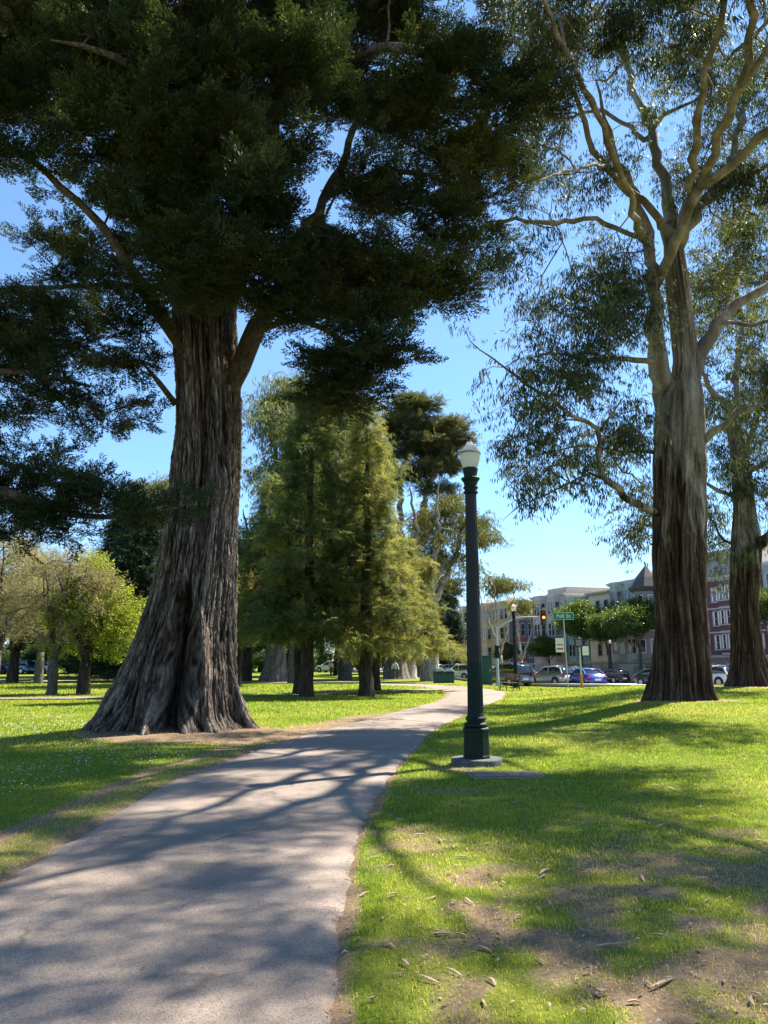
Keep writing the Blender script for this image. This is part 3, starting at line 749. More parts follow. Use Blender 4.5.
    for l, r in [
        (W([(232,385,-.2),(253,335,-.6),(276,298,-.6),(300,245,0),(324,200,.5),(343,160,1.2),(362,105,2),(395,60,3)]), [.24,.25,.21,.15,.13,.11,.09,.04]),
        (W([(285,278,-.5),(305,228,-1.2),(335,230,-1.5),(360,246,-1.8),(395,270,-2),(432,292,-2.2)]), [.13,.13,.11,.09,.07,.03]),
        (W([(182,345,-.4),(155,305,-1.5),(125,258,-2.2),(98,222,-2.6),(60,185,-3.0),(20,150,-3.2),(-50,120,-3.5)]), [.2,.16,.13,.1,.08,.06,.03]),
        (W([(180,330,.3),(140,290,1),(90,285,1.4),(40,287,1.8),(-30,290,2)]), [.16,.1,.075,.06,.03]),
        (W([(174,402,-.6),(166,388,-1.0),(150,376,-1.3),(140,360,-1.6)]), [.09,.07,.05,.015]),
        (W([(200,190,.2),(160,140,2),(110,90,3.5),(50,50,4.5),(-30,20,5)]), [.2,.15,.12,.09,.04]),
        (W([(250,210,-.5),(225,150,-2.5),(180,95,-4),(120,60,-5),(50,40,-5.5)]), [.18,.14,.11,.08,.03]),
        (W([(272,115,-.5),(330,70,-1.5),(400,50,-2),(465,70,-2.0),(505,105,-2)]), [.2,.15,.12,.08,.03]),
        (W([(330,195,.6),(390,170,1.0),(440,180,1.0),(485,205,.8)]), [.1,.08,.06,.03]),
        (W([(292,40,.1),(360,-10,2),(440,-20,3),(510,10,3.5)]), [.2,.15,.1,.04]),
        (W([(214,60,.3),(150,0,-1),(80,-40,-2),(0,-60,-2.5)]), [.18,.13,.1,.04]),
        (W([(260,330,-.6),(300,320,-2.0),(335,335,-2.4),(352,365,-2.6)]), [.1,.07,.05,.02]),
        (W([(240,230,-.5),(230,240,-2.8),(225,265,-4.4)]), [.14,.08,.03]),
        (W([(222,-40,.8),(140,-120,0),(40,-160,-1)]), [.18,.11,.04]), (W([(302,-50,.5),(400,-130,0),(480,-170,-1)]), [.18,.11,.04]),
        (W([(226,-180,1.2),(200,-190,4),(150,-180,7)]), [.14,.1,.04]),
        ]: sk.limb_line(l, r, wob=.05)
    C = [(250,160,34,40,-3.6),(225,110,40,34,-4.2),(190,30,50,30,-4),(110,50,50,30,-4.4),(270,30,40,30,-3.5),(368,328,30,26,-2.6),(318,318,36,22,-2.6),(362,372,22,16,-2.6),(370,180,40,34,-1.5),(400,95,50,40,-2),(320,120,30,30,-2),(395,265,50,34,-2.6),(300,60,50,40,-4),(460,150,44,34,-1),(420,15,60,30,2),(350,300,40,30,0),(40,30,85,45,-3.2),(30,25,80,50,4.5),(120,15,75,40,-4),(60,105,80,40,-3),(60,100,80,40,4.5),(150,90,70,42,-4.5),(220,35,60,42,-2.5),(300,20,55,35,0),(380,20,60,40,-1),(450,35,60,42,2.5),(495,78,30,42,-2),
         (440,95,45,35,-2),(120,165,80,32,-3.3),(30,170,60,28,-3),(205,150,60,45,-4.5),(270,95,45,40,-3.5),(352,95,28,26,1.8),(345,60,40,30,-1.5),(435,150,55,30,1),(478,195,36,36,.5),(480,245,26,26,0),(425,235,52,30,-1),
         (230,215,60,36,-4.6),(165,235,70,30,-2.8),(150,300,45,22,-2),(85,282,40,14,1.5),(255,275,55,26,-4.4),(330,270,55,26,-2.8),(385,300,42,26,-2.2),(350,345,34,34,-2.6),(338,392,20,14,-2.6),(140,335,36,24,-1.4),
         (138,378,24,20,-1.4),(440,285,30,16,-2.2),(210,268,40,24,-4.8),(110,215,40,22,-2.6),(180,60,60,40,2),(260,60,50,40,3),(160,170,60,34,3.5),(330,30,60,40,4),(400,130,40,20,3.5),(380,215,30,22,1.0),(340,395,14,10,-2.4),
         (20,235,40,10,2),(60,250,40,7,1.8),(300,255,30,20,-2),(520,120,14,26,-2.2),(495,160,20,20,-1),(70,330,50,12,1.6),(205,300,45,14,-3.0),(250,310,40,16,-3.2),(180,200,60,24,-3.8),
         (100,-90,110,60,-2),(250,-90,90,60,0),(400,-80,90,50,1),(500,-40,60,40,3),(200,-210,110,70,2),(330,-250,90,70,1),(440,-180,80,50,-1),(40,-180,80,50,-1),(160,-200,70,50,6),(240,-320,60,50,1.5),(-40,20,60,50,-3),(-60,110,60,40,-3.2),(-50,290,40,20,2)]
    att = []
    for (x,y,rx,ry,d) in C:
        Yd = Y0+d; m = pxm(Yd, y); c = P(x,y,Yd); r = (rx*m, max(rx,ry)*m*.85, ry*m*.9)
        n = int(7+rx*ry/(50 if y > -60 else 200)); att.append(pad_pts(c, r, n, pr=.95, per=17, centre=(CYP[0],Y0)))
    att = np.concatenate(att)
    tips = sk.grow(att, step=.5, pw=.22, wig=.10, sag=-.04)
    V, Fc = sk.mesh(tip=.009, e=2.3, bumpy=.03); np_mesh('branches', V, Fc, M['cyp_limb'], root, smooth=True)
    tp, td = tip_dirs(sk, tips); pos, dr = [], []
    for k in range(7):
        j = RNG.normal(0, .20, tp.shape)*np.array((1,1,.35)); pos.append(tp + j); dr.append(td/np.linalg.norm(td,axis=1,keepdims=True)*np.array((1.3,1.3,.5)) + RNG.normal(0,.55,tp.shape)*np.array((1,1,.3)) + np.array((0,0,.10)))
    # also along the last pieces of each twig
    pr = np.array([sk.p[sk.par[t]] for t in tips]); pos.append(pr+RNG.normal(0,.12,pr.shape)); dr.append(RNG.normal(0,1,pr.shape)*np.array((1,1,.4)))
    pos = np.concatenate(pos); dr = np.concatenate(dr)
    nb = fbm(pos[:,0]*.5, pos[:,1]*.5, pos[:,2]*.5, 72, 3)
    V, A = sprays('cypress', pos, dr, .80, vbase=np.clip(.42+.45*nb,0,1), vspread=.25)
    crown_obj(V, A, M['cyp_leaf'], root)
    print('cypress leaves', len(V)//4, 'nodes', len(sk.p))
    for ch in root.children: ch.location = (-CYP[0], -Y0, 0)
    tag(root, 'huge old cypress with flared, furrowed trunk and a hollow, left of the path', 'tree')
    return root

def side_cypress():
    X0, Y0 = -11.8, 15.5; root = empty('cypress_tree', (X0, Y0, 0))
    prof = [(-.3,X0,Y0,1.1,1.1),(.6,X0,Y0,.75,.75),(3,X0,Y0,.55,.55),(7,X0+.1,Y0,.5,.5),(12,X0,Y0,.32,.32)]
    def shape(th,z,r,xs): return .12*vnoise(np.cos(th)*4,np.sin(th)*4,z*.2,31)-.06*(1-np.abs(vnoise(np.cos(th)*12,np.sin(th)*12,z*.5,32)))**3
    trunk_mesh(prof, 90, 90, shape, 'trunk', M['cyp_bark'], root)
    sk = Skel(); core = sk.limb_line([(X0,Y0,2),(X0,Y0,7),(X0,Y0,12)], [.3,.3,.3], wob=0)
    sk.limb_line([(X0,Y0,11.5),(X0-.4,Y0,15),(X0-.2,Y0,18.5)], [.3,.2,.06], par=core)
    W = lambda l: [P(x,y,Yw) for x,y,Yw in l]
    for l, r in [([(X0,Y0,6.3)]+W([(-60,500,14.6),(0,490,14.0),(60,512,13.8),(120,515,13.7),(165,512,13.6)]), [.2,.14,.11,.07,.04,.02]),
                 ([(X0,Y0,7.2)]+W([(-60,445,15),(0,462,15),(45,470,15)]), [.16,.1,.06,.02]),
                 ([(X0,Y0,9)]+W([(-60,400,15),(0,372,14.8),(50,378,14.6),(90,386,14.4)]), [.16,.11,.08,.05,.02]),
                 ([(X0,Y0,10.5)]+W([(-60,320,15),(10,318,15),(60,325,15)]), [.15,.1,.07,.02]),
                 ([(X0,Y0,11)]+W([(-100,250,15),(-10,270,15.4)]), [.13,.09,.03])]: sk.limb_line(l, r, wob=.04)
    C = [(30,322,55,20,15),(70,340,34,14,15.2),(20,365,46,20,14.8),(80,392,30,14,14.5),(25,405,44,17,14.8),(-10,345,50,40,15),(100,420,12,8,14.6),(20,482,34,10,14),(75,497,44,12,13.8),(120,508,34,10,13.7),(158,511,14,4,13.6),(95,524,40,8,13.7),
         (20,530,46,8,13.9),(55,528,36,8,13.9),(38,515,30,12,14.2),(-20,500,40,30,14.2),(-80,480,50,30,15),(-80,380,60,50,15.5),(-90,280,60,40,15.5),(20,455,22,8,15)]
    att = []
    for (x,y,rx,ry,Yd) in C:
        m = pxm(Yd,y); att.append(pad_pts(P(x,y,Yd), (rx*m, rx*m*.7, ry*m*.8), int(6+rx*ry/26), pr=.7, per=14, centre=(X0,Y0)))
    for k in range(14):
        a = RNG.uniform(0,6.28); h = RNG.uniform(7,17); r_ = RNG.uniform(1.5,4.5)*(1-.03*h); att.append(ellipsoid_pts((X0+math.cos(a)*r_-.8, Y0+math.sin(a)*r_, h), (1.8,1.8,.8), 22))
    att = np.concatenate(att); tips = sk.grow(att, step=.4, pw=.2, wig=.1)
    V, Fc = sk.mesh(tip=.007, e=2.3); np_mesh('branches', V, Fc, M['cyp_limb'], root, smooth=True)
    tp, td = tip_dirs(sk, tips); pos, dr = [], []
    for k in range(5):
        pos.append(tp+RNG.normal(0,.16,tp.shape)*np.array((1,1,.5))); dr.append(td/np.linalg.norm(td,axis=1,keepdims=True)+RNG.normal(0,.7,tp.shape)*np.array((1,1,.35))+np.array((0,0,.15)))
    V, A = sprays('cypress', np.concatenate(pos), np.concatenate(dr), .62, vspread=.3); crown_obj(V, A, M['cyp_leaf'], root)
    for ch in root.children: ch.location = (-X0, -Y0, 0)
    tag(root, 'dark cypress whose low layered boughs reach in at the left edge', 'tree')

# ------------------------------------------------------------------ eucalyptus beside the lawn
def euc_shape(seed, seams, flare=1.0, top=9.0):
    def shape(th, z, r, xs):
        fl = sstep(2.0*flare, 0.0, z)
        lob = (.5+.5*np.cos(th*7+seed))**2*.5 + (.5+.5*np.cos(th*11+seed*2.3))*.4
        o = fl**1.8*(lob-.4)*.32*flare
        w = th + .12*np.sin(z*.6+seed)
        n1 = vnoise(np.cos(w)*2.4+seed, np.sin(w)*2.4, z*.16, seed); n2 = vnoise(np.cos(w)*6, np.sin(w)*6, z*.3, seed+1)
        n3 = vnoise(np.cos(w)*14, np.sin(w)*14, z*.7, seed+2); n4 = vnoise(np.cos(w)*34, np.sin(w)*34, z*1.6, seed+3)
        rough = 1-.75*sstep(5.5, 10.0, z+n1)
        o = o - .05 + .12*n1 + (.07*n2 - .05*(1-np.abs(n2))**4) + rough*(-.05*(1-np.abs(n3))**3 + .03*n4)
        front = sstep(0,.5,-np.sin(th))
        for (z0,z1,xa,xb,w_,dp) in seams:
            xc = xa+(xb-xa)*np.clip((z-z0)/(z1-z0),0,1); o = o - front*dp*sstep(z0-.6,z0+.6,z)*(1-sstep(z1-.2,z1+.5,z))*np.exp(-((xs-xc)/w_)**2)
        return o, .62 - .55*(1-np.abs(n3))**3 - .3*(1-np.abs(n2))**4 + .35*n4 + .2
    return shape

def euc_tree(Xr, Yr, rows, limbs, clusters, label, seams, seed, top_extra, lscale=1.0, den=1.0, flare=1.0, basez=0.0, wlimbs=(), wclusters=()):
    root = empty('eucalyptus_tree', (Xr, Yr, basez))
    prof = px_prof(rows, Yr, None, .95); z0 = prof[0]
    prof = [(basez-.35, z0[1], Yr, z0[3]*1.12, z0[4]*1.1)] + [p for p in prof if p[0] > basez-.2]
    prof += top_extra
    sh = euc_shape(seed, seams, flare)
    trunk_mesh(prof, 260, 190, lambda th,z,r,xs: sh(th,z-basez,r,xs), 'trunk', M['euc_bark'], root)
    sk = Skel(); n = len(prof)
    core = sk.limb_line([(prof[1][1],Yr,1.5+basez)]+[(p[1],p[2],p[0]) for p in prof[3:]], [p[3]*.6 for p in [prof[1]]+prof[3:]], wob=0)
    for l, r in limbs: sk.limb_line([P(x,y,Yr+d) for x,y,d in l], [q*(.95 if q > .25 else .78) for q in r], wob=.07, step=.4)
    for l, r in wlimbs: sk.limb_line(l, r, wob=.08, step=.45)
    att = [bunch_pts(c[:3], c[3:6], int(c[6]*1.7)) for c in wclusters]
    for (x,y,rx,ry,d) in clusters:
        Yd = Yr+d; m = pxm(Yd,y); k = int((9+rx*ry/24)*den); att.append(bunch_pts(P(x,y,Yd), (rx*m, max(rx,ry)*m*.9, ry*m), k, s=.30*m/.03))
    att = np.concatenate(att); nn = fbm(att[:,0]*.5, att[:,1]*.5, att[:,2]*.5, 80+seed, 2); n3_ = fbm(att[:,0]*1.1+9, att[:,1]*1.1, att[:,2]*1.1, 180+seed, 2); sg = (att[:,0]-1.47)/.602; gap_ = (np.abs(att[:,1]-12.75-.4516*sg) < 1.15) & (att[:,2]-sg > -.6) & (att[:,2]-sg < 6.0)   # crown cut open along the sun's line so light reaches the lamp
    gx = att[:,0]-.602*att[:,2]; gy = att[:,1]-.4516*att[:,2]; shaft = fbm(gx*.55, gy*1.5, 0, 55, 3)       # crown thinned by where its shadow lands, to streak the path with light
    att = att[(nn > -.36) & (n3_ > -.26) & ~gap_ & ((shaft > -.12) | (gx > 1.2) | (gx < -6))]
    tips = sk.grow(att, step=.35, pw=.3, wig=.2, sag=-.08, up=.15)
    V, Fc = sk.mesh(tip=.012, e=2.35, bumpy=.08); np_mesh('branches', V, Fc, M['euc_bark'], root, smooth=True)
    tp, td = tip_dirs(sk, tips); pos, dr = [], []
    for k in range(10):
        pos.append(tp+RNG.normal(0,.24,tp.shape)+np.array((0,0,-.05))); dr.append(td/np.linalg.norm(td,axis=1,keepdims=True)+RNG.normal(0,.8,tp.shape))
    pos = np.concatenate(pos); dr = np.concatenate(dr); nb = fbm(pos[:,0]*.6, pos[:,1]*.6, pos[:,2]*.6, 90, 2)
    V, A = sprays('euc', pos, dr, 1.12*lscale, vbase=np.clip(.40+.5*nb,0,1), vspread=.4); crown_obj(V, A, M['euc_leaf'], root)
    print('euc leaves', len(V)//4, 'nodes', len(sk.p))
    for ch in root.children: ch.location = (-Xr, -Yr, -basez)
    tag(root, label, 'tree'); return root

def big_euc():
    Y = EUC[1]
    rows = [(702,643,716),(690,646,712),(670,649,711),(650,650,710),(620,651,708),(600,650,706),(550,649,706),(500,651,706),(450,652,706),(400,656,704)]
    z = lambda y: P(0,y,Y)[2]; x = lambda px, y: P(px,y,Y)[0]
    top = [(z(372), x(685,372), Y, .46, .46),(z(345), x(684,345), Y, .41,.41),(z(290), x(678,290), Y, .38,.38),(z(250), x(674,250), Y, .36,.36),(z(232), x(674,232), Y, .36,.36),(z(222), x(674,222), Y,.30,.30)]
    seams = [(z(600), z(395), x(672,600)+0, x(672,395), .085, .34),(z(690), z(560), x(668,690), x(660,560), .10,.2),(0.0, z(600), x(690,690), x(684,600), .07,.12)]
    L = [([(666,420,.1),(660,385,0),(658,360,-.15),(656,320,-.2),(652,270,-.2),(648,232,-.3),(640,205,-.5),(625,170,-1.0),(610,130,-1.5),(596,80,-2)], [.30,.34,.31,.27,.24,.22,.18,.14,.09,.04]),
         ([(674,250,0),(664,226,-.3),(654,213,-.7),(636,195,-1.0),(618,177,-1.5),(592,146,-2.0),(579,104,-2.4),(550,62,-3),(530,48,-3.5)], [.26,.20,.18,.16,.15,.12,.1,.07,.03]),
         ([(674,250,0),(670,215,.2),(667,193,.3),(652,135,.5),(639,99,.8),(623,52,1.2),(608,23,1.5),(576,-5,2),(540,-40,2.5)], [.28,.26,.23,.19,.16,.13,.1,.07,.03]),
         ([(674,250,0),(684,225,.2),(706,203,.5),(722,180,.8),(732,161,1.0),(740,120,1.4),(753,73,1.8),(772,40,2.2),(800,-20,3)], [.28,.26,.24,.2,.17,.14,.12,.1,.04]),
         ([(644,140,.6),(618,120,1.2),(597,112,1.6),(560,118,2.2),(530,112,2.8)], [.13,.1,.08,.05,.02]),
         ([(652,130,.6),(660,118,.2),(680,104,-.3),(700,96,-.8),(720,70,-1.4)], [.12,.1,.08,.05,.02]),
         ([(650,245,-.3),(640,238,-.6),(618,229,-1.2),(587,219,-1.8),(545,224,-2.6),(510,220,-3.4),(488,222,-4)], [.13,.12,.11,.1,.09,.06,.03]),
         ([(655,362,-.2),(640,360,-.6),(623,358,-1.0),(592,360,-1.8),(560,353,-2.6),(530,358,-3.2)], [.13,.11,.1,.08,.05,.02]),
         ([(655,512,-.3),(640,505,-.7),(623,496,-1.0),(608,484,-1.4),(597,468,-1.6),(598,450,-1.8),(596,428,-2.0),(576,420,-2.3),(545,395,-2.8),(514,374,-3.3),(480,350,-3.8)], [.17,.15,.135,.125,.115,.10,.09,.075,.06,.045,.02]),
         ([(600,478,-1.5),(590,474,-1.8),(560,488,-2.4),(524,505,-3.0),(503,520,-3.4)], [.06,.045,.035,.02,.008]),
         ([(597,435,-1.8),(612,415,-2.4),(625,395,-3)], [.07,.05,.02]), ([(653,452,.2),(635,450,.6),(613,451,1.0),(585,445,1.6),(550,452,2.4),(520,455,3)], [.08,.07,.06,.045,.03,.012]),
         ([(700,445,-.1),(712,432,-.4),(733,418,-.8),(768,402,-1.4),(810,385,-2)], [.17,.16,.14,.11,.06]),
         ([(694,380,.1),(702,355,.1),(722,322,.2),(745,300,.4),(772,283,.6),(820,240,1.2),(860,200,2)], [.28,.27,.24,.21,.18,.12,.05]),
         ([(722,322,.2),(745,325,-.8),(775,320,-1.8),(810,300,-3)], [.1,.08,.06,.03]),
         ([(695,358,.4),(715,330,2),(735,290,3.5),(750,240,5),(770,190,6)], [.15,.13,.1,.07,.03]),
         ([(740,120,1.4),(720,90,2.5),(700,50,3.5),(690,0,4.5),(680,-60,5)], [.1,.08,.06,.05,.02]),
         ([(618,177,-1.5),(600,165,-3),(570,170,-5),(540,180,-7)], [.09,.07,.05,.02]),
         ([(674,245,-.2),(690,190,-2.5),(700,110,-5),(720,20,-7),(760,-80,-8)], [.2,.16,.13,.09,.04]),
         ([(648,250,-.2),(630,200,-3),(600,120,-5.5),(560,40,-7.5),(520,-60,-9)], [.16,.13,.1,.07,.03]),
         ([(706,203,.5),(740,180,-1.5),(790,150,-3.5),(850,90,-5.5)], [.14,.11,.08,.04]),
         ]
    C = [(535,352,34,24,-3),(585,345,34,26,-2.2),(530,300,36,24,-3.2),(575,410,26,20,-2.4),(600,290,30,26,1.5),(520,25,34,30,-3),(545,60,34,40,-3),(560,105,42,36,-2.2),(575,30,40,40,2),(620,40,50,40,1.0),(665,30,45,40,-2),(700,45,45,40,4),(750,110,40,55,2),(690,110,42,36,-1),(720,75,40,40,-1.5),(640,85,34,40,-1.5),
         (545,165,38,30,2.5),(575,190,50,34,-1.8),(520,205,34,22,-4),(500,235,32,20,-4),(625,150,40,36,-2.4),(530,260,46,28,-3),(575,280,48,34,-1.8),(620,260,34,30,-1.2),(630,310,30,34,-1.5),(565,325,58,30,-2.8),(500,330,32,20,-3.8),(480,318,20,14,-4),
         (520,372,38,26,-3.2),(505,402,20,18,-3.4),(560,400,40,28,-2.5),(600,375,34,26,-2),(630,415,24,28,-1.6),(590,430,34,18,-2),(545,440,34,18,-2.6),(515,450,22,12,2.6),(560,470,34,10,-2.2),(610,455,28,12,1.2),(535,478,16,8,-2.8),
         (625,520,22,14,1.5),(640,490,12,12,1.6),(650,540,10,8,2),(720,190,34,40,-1),(745,250,28,38,2),(705,285,20,30,3),(735,330,34,30,4),(760,180,28,40,-2),(775,380,24,26,-1.5),(755,425,22,14,-1),(700,150,34,30,3),(760,50,34,44,3),(660,165,30,26,3),
         (600,230,34,20,2),(540,120,34,24,-5),(560,20,34,34,-6),(640,20,50,40,-5),(740,20,50,40,-5),
         (640,-70,70,50,-6),(560,-70,60,50,-7),(740,-90,80,50,-6),(850,60,70,60,-5),(840,200,50,60,1),(860,-60,80,60,-3),(700,-70,70,50,4),(560,-60,60,50,3),(620,-140,80,50,-8),(800,-40,50,50,3),(760,-180,90,50,-2),(520,-110,50,40,-8.5)]
    return euc_tree(EUC[0], Y, rows, L, C, 'tall pale-limbed eucalyptus with fissured brown lower trunk on the right lawn', seams, 5, top, den=1.0, basez=gz(EUC[0],EUC[1])-.1,
        wlimbs=[([(9,23.4,13.8),(9.5,20.8,15.6),(9.4,17.5,16.8),(8.2,14.5,17.2),(6.6,12.6,17.2)],[.17,.14,.11,.08,.03]), ([(9.5,20.8,15.6),(12,17.5,16.7),(13.5,14.5,17),(14,12,16.6)],[.14,.11,.07,.03]), ([(9.4,17.5,16.4),(10.5,14.5,17.3),(10.8,12.5,17.0)],[.08,.06,.03])],
        wclusters=[(7.6,13.8,16.9,1.7,1.1,.6,95),(9.8,14.6,17.4,1.7,1.2,.7,95),(12.2,14.0,17.0,1.6,1.1,.6,80),(14.2,13.2,17,1.6,1.2,.6,80),(8.2,16.0,18.2,1.6,1.2,.7,70),(11.4,16.5,18.2,1.7,1.3,.7,70),(6.2,14.2,17.8,1.1,.9,.5,45),(10.6,12.4,16.8,1.3,.8,.5,50),(6.0,12.2,17.0,1.0,.8,.5,40),(16,14.8,17.4,1.5,1.2,.6,50),(8.6,12.0,16.4,1.2,.5,.4,30),(7.0,11.2,16.6,1.3,.4,.3,26),(12.8,11.6,16.4,1.4,.5,.4,30),(10.2,11.0,16.2,1.2,.4,.3,22),(13,18.5,18.5,1.8,1,.6,50)])

def second_euc():
    Y = EUC2[1]
    rows = [(689,724,776),(680,727,771),(660,730,764),(628,731,760),(600,730,759),(572,730,761),(545,731,762),(520,733,757)]
    z = lambda y: P(0,y,Y)[2]; x = lambda px, y: P(px,y,Y)[0]
    top = [(z(487), x(743,487), Y, .46,.46),(z(450), x(738,450), Y, .36,.36),(z(425), x(733,425), Y, .3,.3)]
    L = [([(735,440,0),(729,415,-.2),(718,395,-.4),(704,376,-.6),(690,362,-.8)], [.26,.22,.18,.13,.05]), ([(735,440,0),(738,410,.3),(736,370,.6),(742,330,1),(735,280,1.4),(748,220,2)], [.26,.2,.17,.14,.1,.04]),
         ([(752,548,-.2),(764,540,-.5),(785,520,-1),(820,480,-2)], [.28,.26,.2,.08]), ([(742,480,-.2),(752,470,-.5),(768,462,-.8),(800,440,-1.5)], [.18,.16,.14,.06]),
         ([(738,500,.3),(722,492,.5),(708,484,.8),(700,470,1.4)], [.15,.13,.1,.03]), ([(740,470,0),(750,440,.5),(762,400,1),(775,340,2),(790,260,3)], [.2,.18,.15,.11,.04]),
         ([(735,545,.2),(722,538,.6),(712,520,1),(700,512,2)], [.1,.08,.05,.02])]
    C = [(715,330,24,34,2),(740,300,30,34,1),(765,350,30,34,2),(728,400,20,24,2),(760,420,28,26,1),(715,450,14,24,2),(745,455,20,20,-1),(765,490,22,22,-1),(712,500,14,16,1.5),(770,545,16,14,-1),(720,525,12,10,1.5),(735,240,34,34,2),(775,260,34,34,2),(800,420,30,40,0),(820,340,40,50,1),(705,390,14,14,0),(700,300,16,24,3),
         (690,420,10,18,3),(800,180,40,40,3),(750,180,36,34,5),(722,560,8,6,1)]
    return euc_tree(EUC2[0], Y, rows, L, C, 'stouter eucalyptus farther back at the right edge, behind the tall one', [(z(640),z(560),x(745,640),x(742,560),.12,.2)], 9, top, lscale=1.25, den=1.15, flare=1.1, basez=gz(EUC2[0],EUC2[1])-.1)

# ------------------------------------------------------------------ generic trees for the middle and far distance
def lone_tree(name, H, trunk_h, tr, crown, kind, leaf, bark, n, per, lsc, spread=.3, seed=1, fork=0, wig=.14, vb=.42, vs=.3, flat=False, twigr=.012, lean=(0,0), minr=0.0, limbs=(), pts=None):
    """crown: list of (x,y,z,rx,ry,rz,weight) in metres about the base; returns the Empty"""
    rng = np.random.default_rng(seed); root = empty(name)
    sk = Skel(); top = np.array((lean[0]*H, lean[1]*H, H*.93))
    if fork:
        j = sk.limb_line([(0,0,-.3),(lean[0]*trunk_h*.3,0,trunk_h*.5),(lean[0]*trunk_h,0,trunk_h)], [tr*1.25,tr,tr*.85], par=-1, wob=.02, rng=rng)
        for k in range(fork):
            a = 6.283*k/fork+rng.uniform(-.4,.4); s_ = rng.uniform(.12,.26)*H
            sk.limb_line([sk.p[j], np.array((math.cos(a)*s_*.45, math.sin(a)*s_*.45, trunk_h+(H-trunk_h)*.35)), np.array((math.cos(a)*s_, math.sin(a)*s_, trunk_h+(H-trunk_h)*.8))], [tr*.55,tr*.35,tr*.1], par=j, wob=.12, rng=rng)
    else:
        sk.limb_line([(0,0,-.3),(0,0,.35),(0,0,trunk_h),tuple(top*.6+np.array((0,0,H*.03))),tuple(top)], [tr*1.5,tr*1.1,tr*.9,tr*.5,tr*.06], par=-1, wob=.03, rng=rng)
    for l_, r_ in limbs: sk.limb_line(l_, r_, wob=.15, rng=rng)
    if pts is None:
        tot = sum(c[6]*c[3]*c[5] for c in crown); att = []
        for c in crown: att.append((pad_pts(c[:3], c[3:6], max(3,int(n*c[6]*c[3]*c[5]/tot)), rng, pr=max(.6, c[3]*.55), per=10) if flat else ellipsoid_pts(c[:3], c[3:6], max(3,int(n*c[6]*c[3]*c[5]/tot)), rng, .45)))
        att = np.concatenate(att)
    else: att = pts
    tips = sk.grow(att, step=max(.5,H/26), pw=.35, wig=wig, rng=rng)
    V, Fc = sk.mesh(tip=twigr, e=2.3, minr=minr, sides=(3,4,7,12)); np_mesh('trunk', V, Fc, bark, root, smooth=True)
    tp, td = tip_dirs(sk, tips); pos, dr = [], []; td /= np.linalg.norm(td,axis=1,keepdims=True)+1e-9
    for k in range(per): pos.append(tp+rng.normal(0,spread,tp.shape)*np.array((1,1,.6))); dr.append(td+rng.normal(0,.7,tp.shape))
    pos = np.concatenate(pos); nb = fbm(pos[:,0]*.5,pos[:,1]*.5,pos[:,2]*.5,seed,2)
    V, A = sprays(kind, pos, np.concatenate(dr), lsc, rng, flat=flat, vbase=np.clip(vb+.45*nb,0,1), vspread=vs); crown_obj(V, A, leaf, root)
    return root
def cone_pads(H, z0, r, seed, gap=.62, pw=.8, tip=.35, droop=.22, dens=1.0):
    """whorls of drooping boughs: every bough is a narrow flat spray of twig ends"""
    rng = np.random.default_rng(seed); out = []; z = z0
    while z < H-.3:
        t = (z-z0)/(H-z0); rr = r*(1-t)**pw*rng.uniform(.72,1.12)+tip; k = max(3, int(round(5.5*(1-t)+2.5))); a0 = rng.uniform(0,6.283)
        for b in range(k):
            if rng.uniform() < .12: continue
            a = a0+6.283*b/k+rng.normal(0,.22); L = rr*rng.uniform(.65,1.15); m = int((6+L*7)*dens); d = L*rng.uniform(.25,1,m)**.7; w = rng.normal(0,1,m)*(.10+.20*L*np.sin(np.pi*np.clip(d/L,0,1))**.8)*.8
            zz = z + .12*L*(d/L) - droop*L*(d/L)**2 + rng.normal(0,.09,m)
            out.append(np.stack([np.cos(a)*d-np.sin(a)*w, np.sin(a)*d+np.cos(a)*w, zz],1))
        z += gap*rng.uniform(.7,1.3)*(1.1-.45*t)
    out.append(np.stack([rng.normal(0,.12,14), rng.normal(0,.12,14), rng.uniform(H-1.2,H,14)],1))
    return np.concatenate(out)
def blob_crown(c, r, n, seed, s0=.3, s1=.5, flatz=.7):
    rng = np.random.default_rng(seed); out = []
    for i in range(n):
        d = rng.normal(0,1,3); d /= np.linalg.norm(d); q = rng.uniform(.3,.8); k = rng.uniform(s0,s1)
        out.append((c[0]+d[0]*r[0]*q, c[1]+d[1]*r[1]*q, c[2]+d[2]*r[2]*q, r[0]*k, r[1]*k, r[2]*k*flatz, 1))
    return out
def put(o, px, Y, label, group=None, s=1.0, rz=0.0, sz=None, cat='tree'):
    x = (px-384)/F*(Y/cp*1.0)*1.0; u = (px-384)/F
    # true X on the ground at distance Y
    X = P(px, 684, Y)[0]; o.location = (X, Y, gz(X,Y)); o.rotation_euler = (0,0,rz); o.scale = (s,s,sz or s)
    tag(o, label, cat, group); return o

